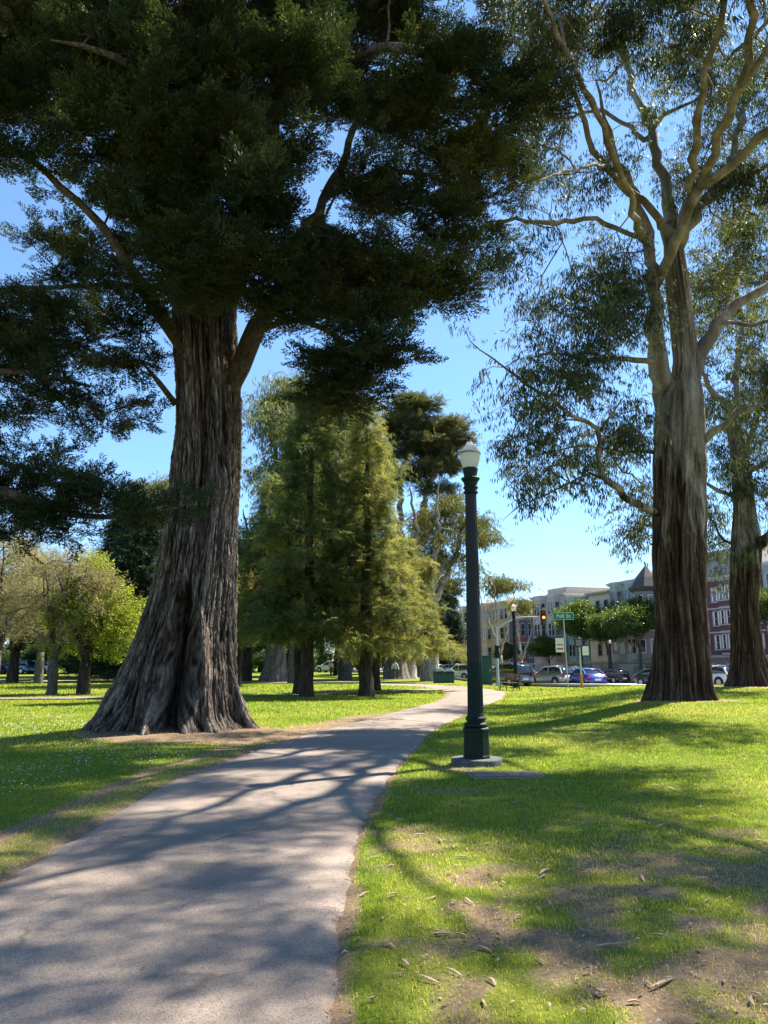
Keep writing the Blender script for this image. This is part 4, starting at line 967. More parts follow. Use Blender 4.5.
def mid_trees():
    a = lone_tree('conifer_tree', 15.9, 3.2, .30, None, 'conifer', M['condeep_leaf'], M['dark_bark'], 0, 5, .70, .15, 31, vb=.5, pts=cone_pads(15.9, 3.0, 2.6, 3, pw=.8, dens=1.0))
    put(a, 307, 36.5, 'tall dense dark green conifer left of its sunlit twin, behind the big cypress')
    b = lone_tree('conifer_tree', 14.9, 3.0, .33, None, 'conifer', M['con_leaf'], M['dark_bark'], 0, 4, .70, .14, 37, vb=.42, pts=cone_pads(14.6, 2.6, 2.9, 5, gap=.72, pw=.95, dens=1.0))
    put(b, 366, 37.0, 'tall sunlit yellow-green conifer with open gaps, nearest the bend of the path')
    c = lone_tree('conifer_tree', 12.5, 3.2, .2, None, 'conifer', M['condeep_leaf'], M['dark_bark'], 0, 4, .74, .15, 41, vb=.4, pts=cone_pads(11.0, 3.0, 2.2, 8, pw=.8, dens=.8)+np.array((-1.5,.6,0)))
    put(c, 298, 38.6, 'slender dark-trunked conifer standing just left of the tall dense one')
    d = lone_tree('conifer_tree', 9.0, 2.6, .24, None, 'conifer', M['con_leaf'], M['dark_bark'], 0, 5, .74, .15, 43, vb=.48, lean=(.05,0), pts=cone_pads(8.6, 2.4, 3.4, 9, pw=.7, dens=1.0)+np.array((1.2,0,0)))
    put(d, 376, 43.5, 'lower spreading conifer with a leaning trunk right of the sunlit pair')
def far_trees():
    # pale old eucalypts/cypresses right of the conifers
    u = lone_tree('cypress_tree', 13, 6, .8, [(1.2,0,27.2,2.4,2.6,.6,1.6),(3.4,.5,25.6,3.0,2.6,.6,1.6),(-.6,0,25.0,2.6,2.4,.7,1.4),(5.2,0,24.0,2.2,2.2,.5,1.6),(1.5,0,23.2,3.4,3,.7,1.4),(-1.8,1,22,2.4,2.5,.7,1),(3.9,0,21.6,2.6,2.4,.6,1.2),(.5,0,20.4,2.6,2.2,.6,.8),(3.2,0,18.8,2.2,2,.6,.6),(-1.8,0,18.6,1.6,1.6,.7,.6),(5.0,0,17.6,1.6,1.6,.5,.6),(2,0,15.5,2.2,2,.7,.5)], 'cypress', M['olive_leaf'], M['pale_bark'], 820, 6, 1.5, .3, 51, vb=.5, twigr=.035, flat=True,
        limbs=[([(0,0,5),(.3,0,10),(1.5,0,16),(3.5,0,21.5),(4.9,0,24)],[.5,.4,.3,.2,.06]), ([(.2,0,9),(-.6,0,14),(-.8,0,19),(.6,0,25),(1.2,0,27)],[.4,.32,.26,.15,.05]), ([(.8,0,13),(3,0,15.5),(5.0,0,17.6)],[.24,.18,.05]), ([(1.3,0,15.5),(2.6,0,20),(3.3,.4,25.5)],[.25,.18,.05])])
    put(u, 408, 76, 'flat-topped wind-shaped cypress with pale limbs, tallest behind the lamp post', rz=.3)
    e = lone_tree('eucalyptus_tree', 19, 5, .7, blob_crown((2.2,0,12.4),(5.0,4.0,5.4),24,52,.14,.24,.6), 'euc', M['euc_leaf'], M['pale_bark'], 300, 7, 2.0, .5, 53, fork=5, wig=.3, vb=.8, twigr=.035)
    put(e, 430, 66, 'airy eucalyptus with olive leaf tufts, half hidden by the lamp post')
    g_ = lone_tree('eucalyptus_tree', 13, 3, .25, blob_crown((.2,0,10.2),(2.4,2,2.0),9,54,.2,.32,.6), 'euc', M['euc_leaf'], M['pale_bark'], 90, 7, 1.9, .5, 55, fork=3, wig=.25, vb=.8, twigr=.03)
    put(g_, 501, 82, 'small thin eucalyptus just right of the lamp post, in front of tan houses')
    h = copy_tree(g_); put(h, 522, 104, 'smallest far eucalyptus rising over the dark blue house', rz=2.0, s=.98)
    # tall gum behind the conifers, and behind the big cypress
    k = lone_tree('eucalyptus_tree', 24, 7, .5, blob_crown((0,0,16),(5.8,5,8),34,56,.2,.34,.6), 'euc', M['paleeuc_leaf'], M['ficus_bark'], 900, 8, 2.1, .6, 57, fork=4, wig=.22, vb=.5, twigr=.03)
    put(k, 296, 60, 'tall leafy eucalyptus between the big cypress trunk and the conifers', s=1.12)
    k2 = copy_tree(k); put(k2, 345, 70, 'tall eucalyptus crown showing above and between the two conifers', rz=1.9, s=1.08)
    k3 = copy_tree(k); put(k3, 152, 92, 'far rounded eucalyptus showing left of the big cypress trunk', rz=2.7, s=1.08)
    t = lone_tree('blossoming_tree', 8, 2, .22, blob_crown((0,0,5.2),(2.6,2.4,3),16,58), 'broad', M['tan_leaf'], M['dark_bark'], 300, 7, 1.7, .4, 59, fork=3, vs=.4)
    put(t, 238, 52, 'tan-yellow blossoming tree showing right of the big cypress trunk')
    # lime tree and budding tree on the left lawn
    l = lone_tree('lime_tree', 7.6, 1.7, .34, [(0.2,0,7.0,.8,.8,.6,1),(-.3,.2,6.2,1.3,1.1,.7,1),(.9,0,5.6,1.4,1.2,.7,1),(-1.2,0,5.0,1.3,1.2,.8,1),(1.7,.2,4.5,1.2,1.2,.8,1),(.2,-.6,4.6,1.5,1.2,.9,1),(-1.9,0,3.7,1.2,1.1,.7,.9),(.9,0,3.5,1.5,1.3,.8,1),(2.2,0,3.2,.9,1.0,.7,.9),(-.6,.5,3.0,1.4,1.2,.6,.9),(-1.7,.2,2.5,.9,.9,.5,.7),(1.9,0,2.3,.9,.9,.5,.7),(.4,.3,2.3,1.0,1,.4,.5),(-.9,-.8,5.9,.8,.8,.6,.7)], 'broad', M['lime_leaf'], M['dark_bark'], 360, 6, .95, .24, 61, fork=5, vs=.7, wig=.25)
    put(l, 84, 40.0, 'bright lime-green tree on the left lawn in fresh spring leaf', s=.90, sz=.95)
    bb = lone_tree('budding_tree', 8.6, 2.0, .26, blob_crown((0,0,5.6),(4.2,3.4,3.6),26,62,.10,.2,1.2), 'twig', M['bud_leaf'], M['ficus_bark'], 460, 3, 1.25, .3, 63, fork=6, vs=.9, wig=.25, twigr=.02)
    put(bb, 52, 39.5, 'grey twiggy budding tree just left of the lime tree, overlapping it', s=.88)
    b2 = copy_tree(bb); put(b2, -6, 46, 'largest twiggy budding tree at the left edge', rz=2.2, s=1.12)
    b3 = copy_tree(bb); put(b3, 38, 58, 'farther twiggy budding tree behind the left pair', rz=4.0, s=1.15)
    # dark conifer behind them
    f = lone_tree('fir_tree', 15.5, 1.2, .35, None, 'conifer', M['condark_leaf'], M['dark_bark'], 0, 5, 1.3, .25, 65, vs=.5, pts=cone_pads(15.5, 1.0, 4.2, 64, gap=.95, droop=.1))
    put(f, 132, 66, 'dark layered fir standing behind the lime tree')
    f2 = copy_tree(f); put(f2, 118, 84, 'second dark fir, taller and behind the layered one', s=1.22, rz=2)
    f3 = copy_tree(f); put(f3, 455, 108, 'dark narrow conifer just left of the lamp post, by the parked cars', s=.78, rz=1); f3.scale = (.55,.55,.72)
    # round dark broadleaf trees low along the far side of the park
    d = lone_tree('broadleaf_tree', 8.6, 2.3, .4, blob_crown((0,0,5.5),(3.8,3.6,2.8),20,66), 'broad', M['broad_leaf'], M['dark_bark'], 480, 8, 1.7, .42, 67, fork=4, vs=.4)
    spots = [(12,62,1.0,'dark round tree at the left edge with a slim trunk'),(52,70,1.05,'dark broad tree left of the lime trunk'),(108,76,.95,'dark broad tree right of the lime trunk'),(150,100,1.2,'far dark tree left of the big cypress base'),
             (246,66,1.1,'dark spreading tree right of the big cypress base'),(285,84,1.25,'dark tree behind the pair of conifers'),(338,92,1.3,'far dark tree in the gap between the conifer trunks'),(392,104,1.3,'far dark tree above the walkers on the path'),
             (428,118,1.25,'far dark tree above the green bins'),(-30,90,1.4,'far dark tree outside the left edge'),(72,108,1.5,'far tall dark tree behind the budding trees'),(20,120,1.7,'farthest tall dark tree at the left'),(205,112,1.6,'far dark tree hidden behind the big cypress'),
             (262,124,1.7,'far tall dark tree seen between cypress and conifers'),(320,134,1.8,'farthest dark tree behind the dense conifer'),(372,140,1.8,'farthest dark tree behind the sunlit conifer'),(415,150,1.7,'farthest dark tree beside the flat-topped cypress'),(-90,72,1.4,'dark tree out of frame left of the parked cars'),(-180,84,1.6,'dark tree well outside the left edge'),(-270,78,1.5,'dark tree farthest outside the left edge')]
    for i, (px, Y, s_, lb) in enumerate(spots):
        o = d if i == 0 else copy_tree(d); put(o, px, Y, lb, 'dark broadleaf trees along the far side of the lawn', s=s_, rz=i*1.3)
    sh_ = lone_tree('shrub', 4.6, .5, .12, blob_crown((0,0,2.2),(3.2,2.2,1.9),16,166), 'broad', M['broad_leaf'], M['dark_bark'], 260, 8, 1.8, .45, 167, fork=4, vs=.4)
    sp_ = [(-52,112),(-26,118),(0,110),(24,122),(48,114),(70,124),(93,112),(118,122),(142,114),(168,122),(196,116),(224,110),(246,122),(268,112),(290,124),(312,128),(350,130),(372,122),(396,128),(412,134),(428,140)]
    wd_ = ['between the far trunks at the left edge','behind the far left parked cars','left of the lime trunk, far off','right of the lime trunk, far off','behind the big cypress','right of the big cypress base, far off','behind the conifer trunks','far off above the bend of the path']
    for i, (px, Y) in enumerate(sp_):
        o = sh_ if i == 0 else copy_tree(sh_); q_ = 'leftmost second third fourth fifth sixth seventh eighth ninth tenth eleventh twelfth thirteenth fourteenth fifteenth sixteenth seventeenth eighteenth nineteenth twentieth rightmost'.split()[i]
        put(o, px, Y, 'dark far hedge shrub, %s of the row' % (q_ if i in (0,20) else q_+' from the left'), 'dark shrubs closing the far side of the park', s=1.0+.25*math.sin(i*2.3), rz=i*.9, cat='shrub')
    # old cypresses with pale flared trunks
    def old(px, Y, w, label, s_=1, rz=0):
        root = lone_tree('cypress_tree', 17, 4, w*.42, blob_crown((0,0,10.5),(5.5,4.6,4.6),22,70+px,.25,.4,.6), 'cypress', M['condark_leaf'], M['cyp_limb'], 420, 6, 1.9, .5, 71+px, fork=4, twigr=.03)
        prof = [(-.4,0,0,w*1.25,w),(.3,0,0,w*.95,w*.8),(1.5,.05,0,w*.68,w*.6),(3.5,.1,0,w*.55,w*.5),(5.5,.1,0,w*.42,w*.4)]
        sh = lambda th,z,r,xs: .1*vnoise(np.cos(th)*4,np.sin(th)*4,z*.3,px) - .10*(1-np.abs(vnoise(np.cos(th)*9,np.sin(th)*9,z*.3,px+1)))**3
        trunk_mesh(prof, 50, 80, sh, 'trunk_base', M['cypbark_far'], root)
        put(root, px, Y, label, s=s_, rz=rz)
    M['cypbark_far'] = bark_mat('weathered_bark', (.06,.05,.04), (.17,.145,.12), (.32,.28,.245), zs=.2, s=5)
    old(274, 64, 1.35, 'old cypress with a broad pale sunlit trunk, left of the conifer pair')
    old(397, 74, 1.5, 'old cypress with broad grey trunk behind the two walkers', .95, 1)
    old(421, 84, 1.1, 'old cypress with narrow pale trunk left of the green bins', .85, 2)
big_cypress(); side_cypress(); big_euc(); second_euc(); mid_trees(); far_trees()
# ------------------------------------------------------------------ materials for made things
M['lamp_green'] = simple('dark_green_paint', (.0025,.013,.009), .55, var=.5, scale=14, bump=.15, spec=.22)
M['lamp_dark'] = simple('weathered_dark_paint', (.010,.0095,.008), .65, var=.5, scale=12, bump=.2, stretch=(1,1,.3))
M['concrete'] = simple('concrete', (.20,.155,.12), .9, var=.25, scale=9, bump=.5)
M['concrete_dark'] = simple('old_painted_concrete', (.075,.08,.075), .8, var=.35, scale=9, bump=.5)
M['steel'] = simple('galvanised_steel', (.42,.43,.43), .45, .5, var=.15)
M['black'] = simple('black_paint', (.012,.012,.013), .5)
M['tire'] = simple('rubber', (.018,.018,.019), .85)
M['white_paint'] = simple('white_paint', (.78,.78,.76), .5, var=.05)
M['sign_green'] = simple('sign_green', (.01,.19,.12), .4, var=.05)
M['bin_green'] = simple('bin_green', (.008,.06,.052), .45, var=.15)
M['orange'] = simple('orange_decal', (.6,.22,.05), .6)
M['asphalt'] = simple('street_asphalt', (.27,.262,.25), .85, var=.15, scale=2.0, bump=.3)
M['sidewalk'] = simple('sidewalk_concrete', (.42,.4,.37), .85, var=.12, scale=1.5)
M['gold'] = simple('worn_metal_band', (.32,.22,.12), .5, .6)
def glass_mat(name, c, r=.08):
    m, nt = new_mat(name); g = G(nt)
    p = g.n('ShaderNodeBsdfPrincipled', {'Base Color': (*c,1), 'Roughness': r, 'Specular IOR Level': .9}); g.out(p.outputs[0]); return m
M['glass'] = glass_mat('window_glass', (.03,.037,.045)); M['carglass'] = glass_mat('car_glass', (.015,.018,.02), .04)
def globe_mat():
    m, nt = new_mat('lamp_globe'); g = G(nt)
    p = g.n('ShaderNodeBsdfPrincipled', {'Base Color': (.93,.92,.86,1), 'Roughness': .3, 'Coat Weight': .3})
    t = g.n('ShaderNodeBsdfTranslucent', {'Color': (1,.97,.88,1)}); mx = g.n('ShaderNodeMixShader', {0: .7, 1: p.outputs[0], 2: t.outputs[0]}); g.out(mx.outputs[0]); return m
M['globe'] = globe_mat()

def lamp_post(px_x, Y, label, tint='lamp_dark', full=True):
    X = px_x; z = gz(X, Y); root = empty('street_lamp', (X, Y, z))
    b = MB()
    if full:
        b.lathe([(.43,-.12),(.43,.085),(.415,.10),(.0,.104)][:3], 40, caps=True); b.build('footing', M['concrete_dark'], root, bevel=.008)
    b = MB()
    b.lathe([(.235,.10),(.235,.13),(.222,.15),(.222,.50),(.235,.52),(.235,.555),(.20,.575)], 8, smooth=False, rot=math.pi/8)
    b.build('plinth', M['lamp_green'], root, bevel=.01)
    b = MB()
    b.lathe([(.17,.57),(.20,.59),(.205,.61),(.19,.635),(.16,.65),(.15,.665),(.175,.69),(.178,.71),(.16,.73),(.143,.75),(.148,.775),(.14,.79)], 32)
    b.build('base_moulding', M['lamp_green'], root)
    b = MB(); b.lathe([(.138,.78),(.134,1.0),(.129,1.60)], 96, flute=.085, nf=16); b.build('lower_shaft', M['lamp_green'], root)
    b = MB(); b.lathe([(.129,1.60),(.122,2.4),(.112,3.4),(.101,4.40)], 96, flute=.085, nf=16); b.build('shaft', M[tint], root)
    b = MB(); b.lathe([(.105,4.38),(.13,4.40),(.132,4.425),(.112,4.44),(.112,4.47),(.135,4.485),(.135,4.505),(.115,4.52),(.118,4.56),(.135,4.60),(.165,4.635),(.172,4.655),(.15,4.67),(.112,4.675),(.115,4.70),(.138,4.80),(.142,4.83),(.12,4.84)], 32)
    b.build('capital', M['lamp_green'], root)
    b = MB(); b.lathe([(.118,4.835),(.15,4.90),(.175,4.98),(.185,5.05),(.188,5.075)], 36, caps=False); b.build('globe', M['globe'], root)
    b = MB(); b.lathe([(.192,5.075),(.198,5.085),(.198,5.10),(.188,5.112)], 36); b.build('globe_band', M['gold'], root)
    b = MB(); b.lathe([(.185,5.112),(.165,5.15),(.13,5.185),(.125,5.20),(.10,5.225),(.07,5.26),(.05,5.30)], 36, caps=False); cp_ = b.build('globe_cap', M['globe'], root)
    b = MB(); b.lathe([(.052,5.298),(.055,5.31),(.03,5.33),(.018,5.345),(.03,5.365),(.028,5.385),(.006,5.41)], 16); b.build('finial', M['lamp_dark'], root)
    root.scale = (.94,.94,1); tag(root, label, 'street lamp'); return root
LAMP = lamp_post(1.47, 12.75, 'tall fluted dark green lamp post with white acorn globe, beside the path')
o = copy_tree(LAMP); X2 = P(516,686,49.5)[0]; o.location = (X2, 49.5, gz(X2,49.5)); tag(o, 'far lamp post with white globe and mossy shaft beside the bench', 'street lamp')
X3 = P(612,680,97)[0]; o = copy_tree(LAMP); o.location = (X3, 97, gz(X3,97)); tag(o, 'farthest small lamp post on the pavement by the garages across the street', 'street lamp')

# flush utility cover in the turf
root = empty('utility_cover', (1.72, 11.45, gz(1.72,11.45)+.012), R(4))
b = MB(); b.box(-.52,.52,-.30,.30,-.08,.012); b.build('frame', M['concrete'], root, bevel=.01)
for k in (-1,1):
    b = MB(); b.box(k*.235-.225,k*.235+.225,-.23,.23,.0125,.026); lid = b.build('lid', M['concrete'], root, bevel=.006)
    b2 = MB(); b2.box(k*.235-.05,k*.235+.05,-.012,.012,.0262,.03); b2.build('lifting_slot', M['black'], lid)
tag(root, 'weathered concrete utility cover set flush in the grass by the lamp post', 'utility cover')

# ------------------------------------------------------------------ the street
T_ = np.array((-.313, .95)); N_ = np.array((-.95, -.313)); P0 = np.array((41., 88.))
def SP(s, off): q = P0 + T_*s + N_*off; return q            # off: metres from the facades towards the park
def strip(name, s0, s1, o0, o1, lift, mat, ns=90, no=8, thick=0.0, sh=None):
    S, O = np.meshgrid(np.linspace(s0,s1,ns), np.linspace(o0,o1,no)); X = P0[0]+T_[0]*S+N_[0]*O; Y = P0[1]+T_[1]*S+N_[1]*O; Z = HG(X,Y)+lift
    i = np.arange(no-1)[:,None]*ns+np.arange(ns-1); Fc = np.stack([i,i+ns,i+ns+1,i+1],-1).reshape(-1,4)
    o = np_mesh(name, np.stack([X.ravel(),Y.ravel(),Z.ravel()],1), Fc, mat, smooth=True)
    if thick:
        m = o.modifiers.new('solid','SOLIDIFY'); m.thickness = thick; m.offset = -1
    tag(o, kind='structure'); return o
strip('street', -75, 160, 3.6, 31.5, .03, M['asphalt'], 120, 24)
strip('sidewalk', -75, 160, -1.0, 3.6, .15, M['sidewalk'], 120, 4, .2)
strip('sidewalk', -75, 160, 31.5, 33.6, .07, M['sidewalk'], 120, 3, .2)
for k in range(26):
    for off in (11.5, 19.5):
        pass
S_marks = [strip('road_marking', -60, 150, 6.3, 6.42, .036, M['white_paint'], 60, 2)]
lm = MB()
for off in (13.0, 20.0):
    for k in range(30):
        s = -60+k*7; a = SP(s,off); b_ = SP(s+2.6,off); c = SP(s+2.6,off+.12); d = SP(s,off+.12)
        lm.add([(p[0],p[1],gz(p[0],p[1])+.036) for p in (a,b_,c,d)], [(0,3,2,1)])
tag(lm.build('lane_marking', M['white_paint']), kind='structure')

# ------------------------------------------------------------------ cars
def car_mat(name, c, metal=.3, rough=.28):
    m, nt = new_mat(name); g = G(nt)
    p = g.n('ShaderNodeBsdfPrincipled', {'Base Color': (*c,1), 'Metallic': metal, 'Roughness': rough, 'Coat Weight': .7, 'Coat Roughness': .05}); g.out(p.outputs[0]); return m
M['red_light'] = simple('tail_light_red', (.45,.01,.01), .25); M['head'] = simple('headlight', (.7,.72,.72), .15, var=.02)
M['rim'] = simple('alloy', (.5,.5,.51), .35, .8); M['plate'] = simple('plate', (.7,.7,.72), .5, var=.02); M['trim'] = simple('trim', (.03,.03,.032), .6)
PROF = {  # side view: lower body shoulder line, then glasshouse; x forward is +, metres
 'sedan': dict(L=4.7, body=[(-2.33,.45),(-2.36,.72),(-2.28,.96),(-1.75,1.03),(-.9,.98),(.75,.95),(1.35,.90),(2.05,.78),(2.32,.62),(2.34,.38)], roof=[(-1.85,1.0),(-1.15,1.36),(-.5,1.45),(.15,1.43),(.95,.96)], w=1.8),
 'suv': dict(L=4.6, body=[(-2.25,.5),(-2.3,.8),(-2.24,1.08),(-1.8,1.10),(-.6,1.07),(.85,1.04),(1.5,1.0),(2.05,.9),(2.25,.7),(2.28,.42)], roof=[(-2.12,1.08),(-1.75,1.55),(-.9,1.68),(.1,1.64),(1.05,1.05)], w=1.86),
 'pickup': dict(L=5.4, body=[(-2.7,.55),(-2.72,.9),(-2.70,1.12),(-1.0,1.12),(-.95,1.1),(1.1,1.1),(1.6,1.08),(2.4,1.0),(2.62,.8),(2.64,.48)], roof=[(-1.0,1.1),(-.85,1.68),(-.3,1.78),(.45,1.76),(1.2,1.1)], w=1.95),
 'van': dict(L=4.9, body=[(-2.42,.45),(-2.45,.9),(-2.42,1.12),(-1.6,1.12),(.2,1.1),(1.2,1.05),(1.8,.95),(2.2,.82),(2.42,.6),(2.44,.4)], roof=[(-2.36,1.12),(-2.15,1.72),(-1.2,1.85),(.3,1.8),(1.55,1.0)], w=1.95)}
def make_car(kind, paint):
    p = PROF[kind]; root = empty('parked_car'); hw = p['w']/2
    def loft(prof, inset_fn, zlow, name, mat, par, m=1):
        xs = [q[0] for q in prof]; b = MB(); secs = []
        X = np.linspace(xs[0]+.0, xs[-1], 26); Z = np.interp(X, xs, [q[1] for q in prof])
        for x, z in zip(X, Z): secs.append(inset_fn(x, z))
        n = len(secs[0]); v = [(x, y, z) for x, s_ in zip(X, secs) for (y, z) in s_]
        f = [(i*n+j, (i+1)*n+j, (i+1)*n+(j+1)%n, i*n+(j+1)%n) for i in range(len(X)-1) for j in range(n)]
        b.add(v, [tuple(reversed(q)) for q in f] , 0, True); b.add(v[:n], [tuple(range(n))], 0); b.add(v[-n:], [tuple(range(n))[::-1]], 0)
        return b.build(name, mat, par)
    x0, x1 = p['body'][0][0], p['body'][-1][0]
    mid = [(x, z) for x, z in p['body']]
    def body_sec(x, z):
        t = abs(x)/max(abs(x0),x1); k = hw*(1-.13*max(0,t-.72)/.28*t); zl = .24+.10*max(0,(t-.75)/.25); z = max(z, zl+.2)
        return [(-k*.9,zl),(-k*.985,zl+.12),(-k,zl+(z-zl)*.5),(-k*.97,z-.07),(-k*.88,z),(0,z+.035),(k*.88,z),(k*.97,z-.07),(k,zl+(z-zl)*.5),(k*.985,zl+.12),(k*.9,zl)]
    pr = [(x0-.001, p['body'][0][1])]+mid[2:-1]+[(x1, mid[-2][1]-.12)]
    body = loft(sorted(pr), body_sec, .24, 'body', paint, root)
    r = p['roof']; zb = r[0][1]-.06
    def glass_sec(x, z):
        z = max(z, zb+.05); f_ = (z-zb)/(max(q[1] for q in r)-zb); k0 = hw*.93; k1 = hw*(.93-.19*f_)
        return [(-k0,zb),(-k1,z-.05),(-k1*.9,z),(0,z+.02),(k1*.9,z),(k1,z-.05),(k0,zb)]
    loft([(q[0], q[1]-.03) for q in r], glass_sec, zb, 'window_glass', M['carglass'], root)
    # roof skin and pillars over the glass
    zt = max(q[1] for q in r); rx = [q for q in r if q[1] > zt-.12]; X = np.linspace(rx[0][0]-.02, rx[-1][0]+.02, 12); Z = np.interp(X, [q[0] for q in r], [q[1] for q in r])
    b = MB(); v = []
    for x, z in zip(X, Z):
        k = hw*.76; v += [(x,-k*.99,z-.10),(x,-k*.92,z+.0),(x,0,z+.03),(x,k*.92,z+.0),(x,k*.99,z-.10)]
    b.add(v, [(i*5+j,(i+1)*5+j,(i+1)*5+j+1,i*5+j+1) for i in range(11) for j in range(4)], 0, True); ro = b.build('roof', paint, root); m = ro.modifiers.new('s','SOLIDIFY'); m.thickness = .03; m.offset = 1
    for sd_ in (-1,1):
        fr = [r[-1], r[-2]]; bk = [r[0], r[1]]
        for (a, c, wd) in ((fr[0],fr[1],.035),(bk[0],bk[1],.07)):
            b = MB(); b.tube([(a[0],sd_*hw*.92,a[1]-.04),(c[0],sd_*hw*.755,c[1]-.04)], wd, 6); b.build('pillar', paint, root)
        xm = (r[1][0]+r[-1][0])/2-.05; b = MB(); b.tube([(xm,sd_*hw*.935,zb+.03),(xm,sd_*hw*.77,zt-.07)], .035, 6); b.build('pillar', paint, root)
    wr = .33 if kind == 'sedan' else .37
    wx = (-(abs(x0)-.92), x1-.88)
    for x in wx:
        for sd_ in (-1,1):
            t = MB(); c = (0,0); pts = []
            t.tube([(x,sd_*(hw-.21),wr),(x,sd_*(hw+.005),wr)], wr, 22, smooth=False); wh = t.build('wheel', M['tire'], root, bevel=.02)
            t = MB(); t.tube([(x,sd_*(hw-.02),wr),(x,sd_*(hw+.014),wr)], wr*.62, 12, smooth=False); t.build('rim', M['rim'], wh)
            arch = MB(); arch.tube([(x,sd_*(hw-.25),wr+.03),(x,sd_*(hw+.0035),wr+.03)], wr+.07, 20, smooth=False); arch.build('wheel_arch', M['trim'], root)
    zb2 = p['body'][2][1]-.12
    for sd_ in (-1,1):
        b = MB(); b.box(x0-.02, x0+.22, sd_*hw*.82-.14 if sd_>0 else -hw*.82-.10, sd_*hw*.82+.10 if sd_>0 else -hw*.82+.14, zb2-.14, zb2); b.build('tail_light', M['red_light'], root, bevel=.02)
        zf = p['body'][-2][1]; b = MB(); b.box(x1-.25, x1+.015, sd_*hw*.72-.17, sd_*hw*.72+.17, zf-.11, zf+.02); b.build('headlight', M['head'], root, bevel=.03)
        b = MB(); b.box(r[-1][0]-.35, r[-1][0]-.2, min(sd_*hw*.98,sd_*(hw+.17)), max(sd_*hw*.98,sd_*(hw+.17)), zb+.05, zb+.17); b.build('mirror', paint, root, bevel=.03)
    b = MB(); b.box(x0-.03,x0+.06,-.26,.26,.52,.66); b.build('number_plate', M['plate'], root)
    b = MB(); b.box(x0-.05,x0+.12,-hw*.85,hw*.85,.26,.42); b.box(x1-.14,x1+.03,-hw*.8,hw*.8,.24,.42); b.build('bumper', M['trim'], root, bevel=.03)
    return root
PAINT = {k: car_mat('paint_'+k, c, m_) for k, c, m_ in [('blue',(.03,.06,.32),.3),('silver',(.42,.45,.42),.6),('white',(.75,.76,.77),.0),('dark',(.012,.014,.03),.3),('olive',(.05,.075,.05),.5),('grey',(.2,.21,.23),.6),('steelblue',(.12,.2,.36),.5)]}
AT = math.atan2(T_[1], T_[0])
cars = [  # px, Y, kind, paint, heading (0 = away along the street), label
 (585,65.0,'sedan','blue',-.12,'bright blue sedan seen from behind at the edge of the lawn'),
 (552,67.5,'suv','silver',.22,'pale silver-green crossover left of the blue sedan'),
 (571,73,'suv','olive',.1,'dark olive crossover between the pale crossover and the blue sedan'),
 (613,96,'suv','dark',.05,'black compact crossover parked by the garages, between the two tree trunks'),
 (662,63,'sedan','olive',3.3,'dark green sedan half hidden behind the tall eucalyptus trunk'),
 (712,66,'suv','white',.2,'white crossover seen between the two eucalyptus trunks'),
 (526,104,'pickup','silver',.1,'silver pickup across the street, right of the far lamp post'),
 (541,110,'suv','dark',.0,'dark car parked behind the silver pickup'),
 (508,66,'van','grey',.15,'grey minivan parked just behind the far lamp post'),
 (488,78,'suv','white',.1,'white car left of the grey minivan'),
 (461,84,'suv','white',.4,'white car just left of the near lamp post shaft'),
 (452,98,'van','steelblue',.3,'steel-blue van behind the green bins'),
 (434,104,'sedan','silver',.4,'silver sedan partly behind the green bins'),
 (421,112,'sedan','dark',.4,'dark sedan left of the green bins'),
 (474,104,'suv','dark',.2,'dark car behind the near lamp post shaft'),
 (17,104,'van','steelblue',1.2,'blue-white car parked at the far left edge'),
 (40,106,'suv','white',1.2,'white car parked right of the far left one'),
 (138,108,'suv','silver',1.4,'silver car glimpsed beside the big cypress base'),
 (330,118,'suv','white',1.0,'white car seen between the conifer trunks'),
 (-14,104,'suv','dark',1.2,'dark car parked beyond the left edge')]
proto = {}
for px, Y, kd, pc, hd, lb in cars:
    k = (kd, pc)
    if k not in proto: o = proto[k] = make_car(kd, PAINT[pc])
    else: o = copy_tree(proto[k])
    X = P(px, 680, Y)[0]; o.location = (X, Y, gz(X,Y)+.03); o.rotation_euler = (0,0,AT+hd if px > 380 else hd+R(90))
    tag(o, lb, 'car', 'cars parked along the streets around the park')

# ------------------------------------------------------------------ houses
def wall_mat(name, c, lap=.0):
    m, nt = new_mat(name); g = G(nt); v = g.coords((1,1,1)); n = g.noise(v, 1.2, 6, .6)
    cc = g.ramp(n, [(.3, tuple(x*.82 for x in c)), (.7, tuple(min(1,x*1.1) for x in c))]); h = n
    if lap:
        wv = g.n('ShaderNodeTexWave', {'Vector': g.coords((0,0,1)), 'Scale': lap}, wave_profile='SAW', bands_direction='Z'); h = wv.outputs[1]
        cc = g.mix(g.ramp(h, [(0,(.25,.25,.25)),(.12,(0,0,0))]), cc, (c[0]*.5,c[1]*.5,c[2]*.5,1))
    bm = g.n('ShaderNodeBump', {'Strength': .5, 'Distance': .03, 'Height': h})
    p = g.n('ShaderNodeBsdfPrincipled', {'Base Color': cc, 'Roughness': .85, 'Normal': bm.outputs[0]}); g.out(p.outputs[0]); return m
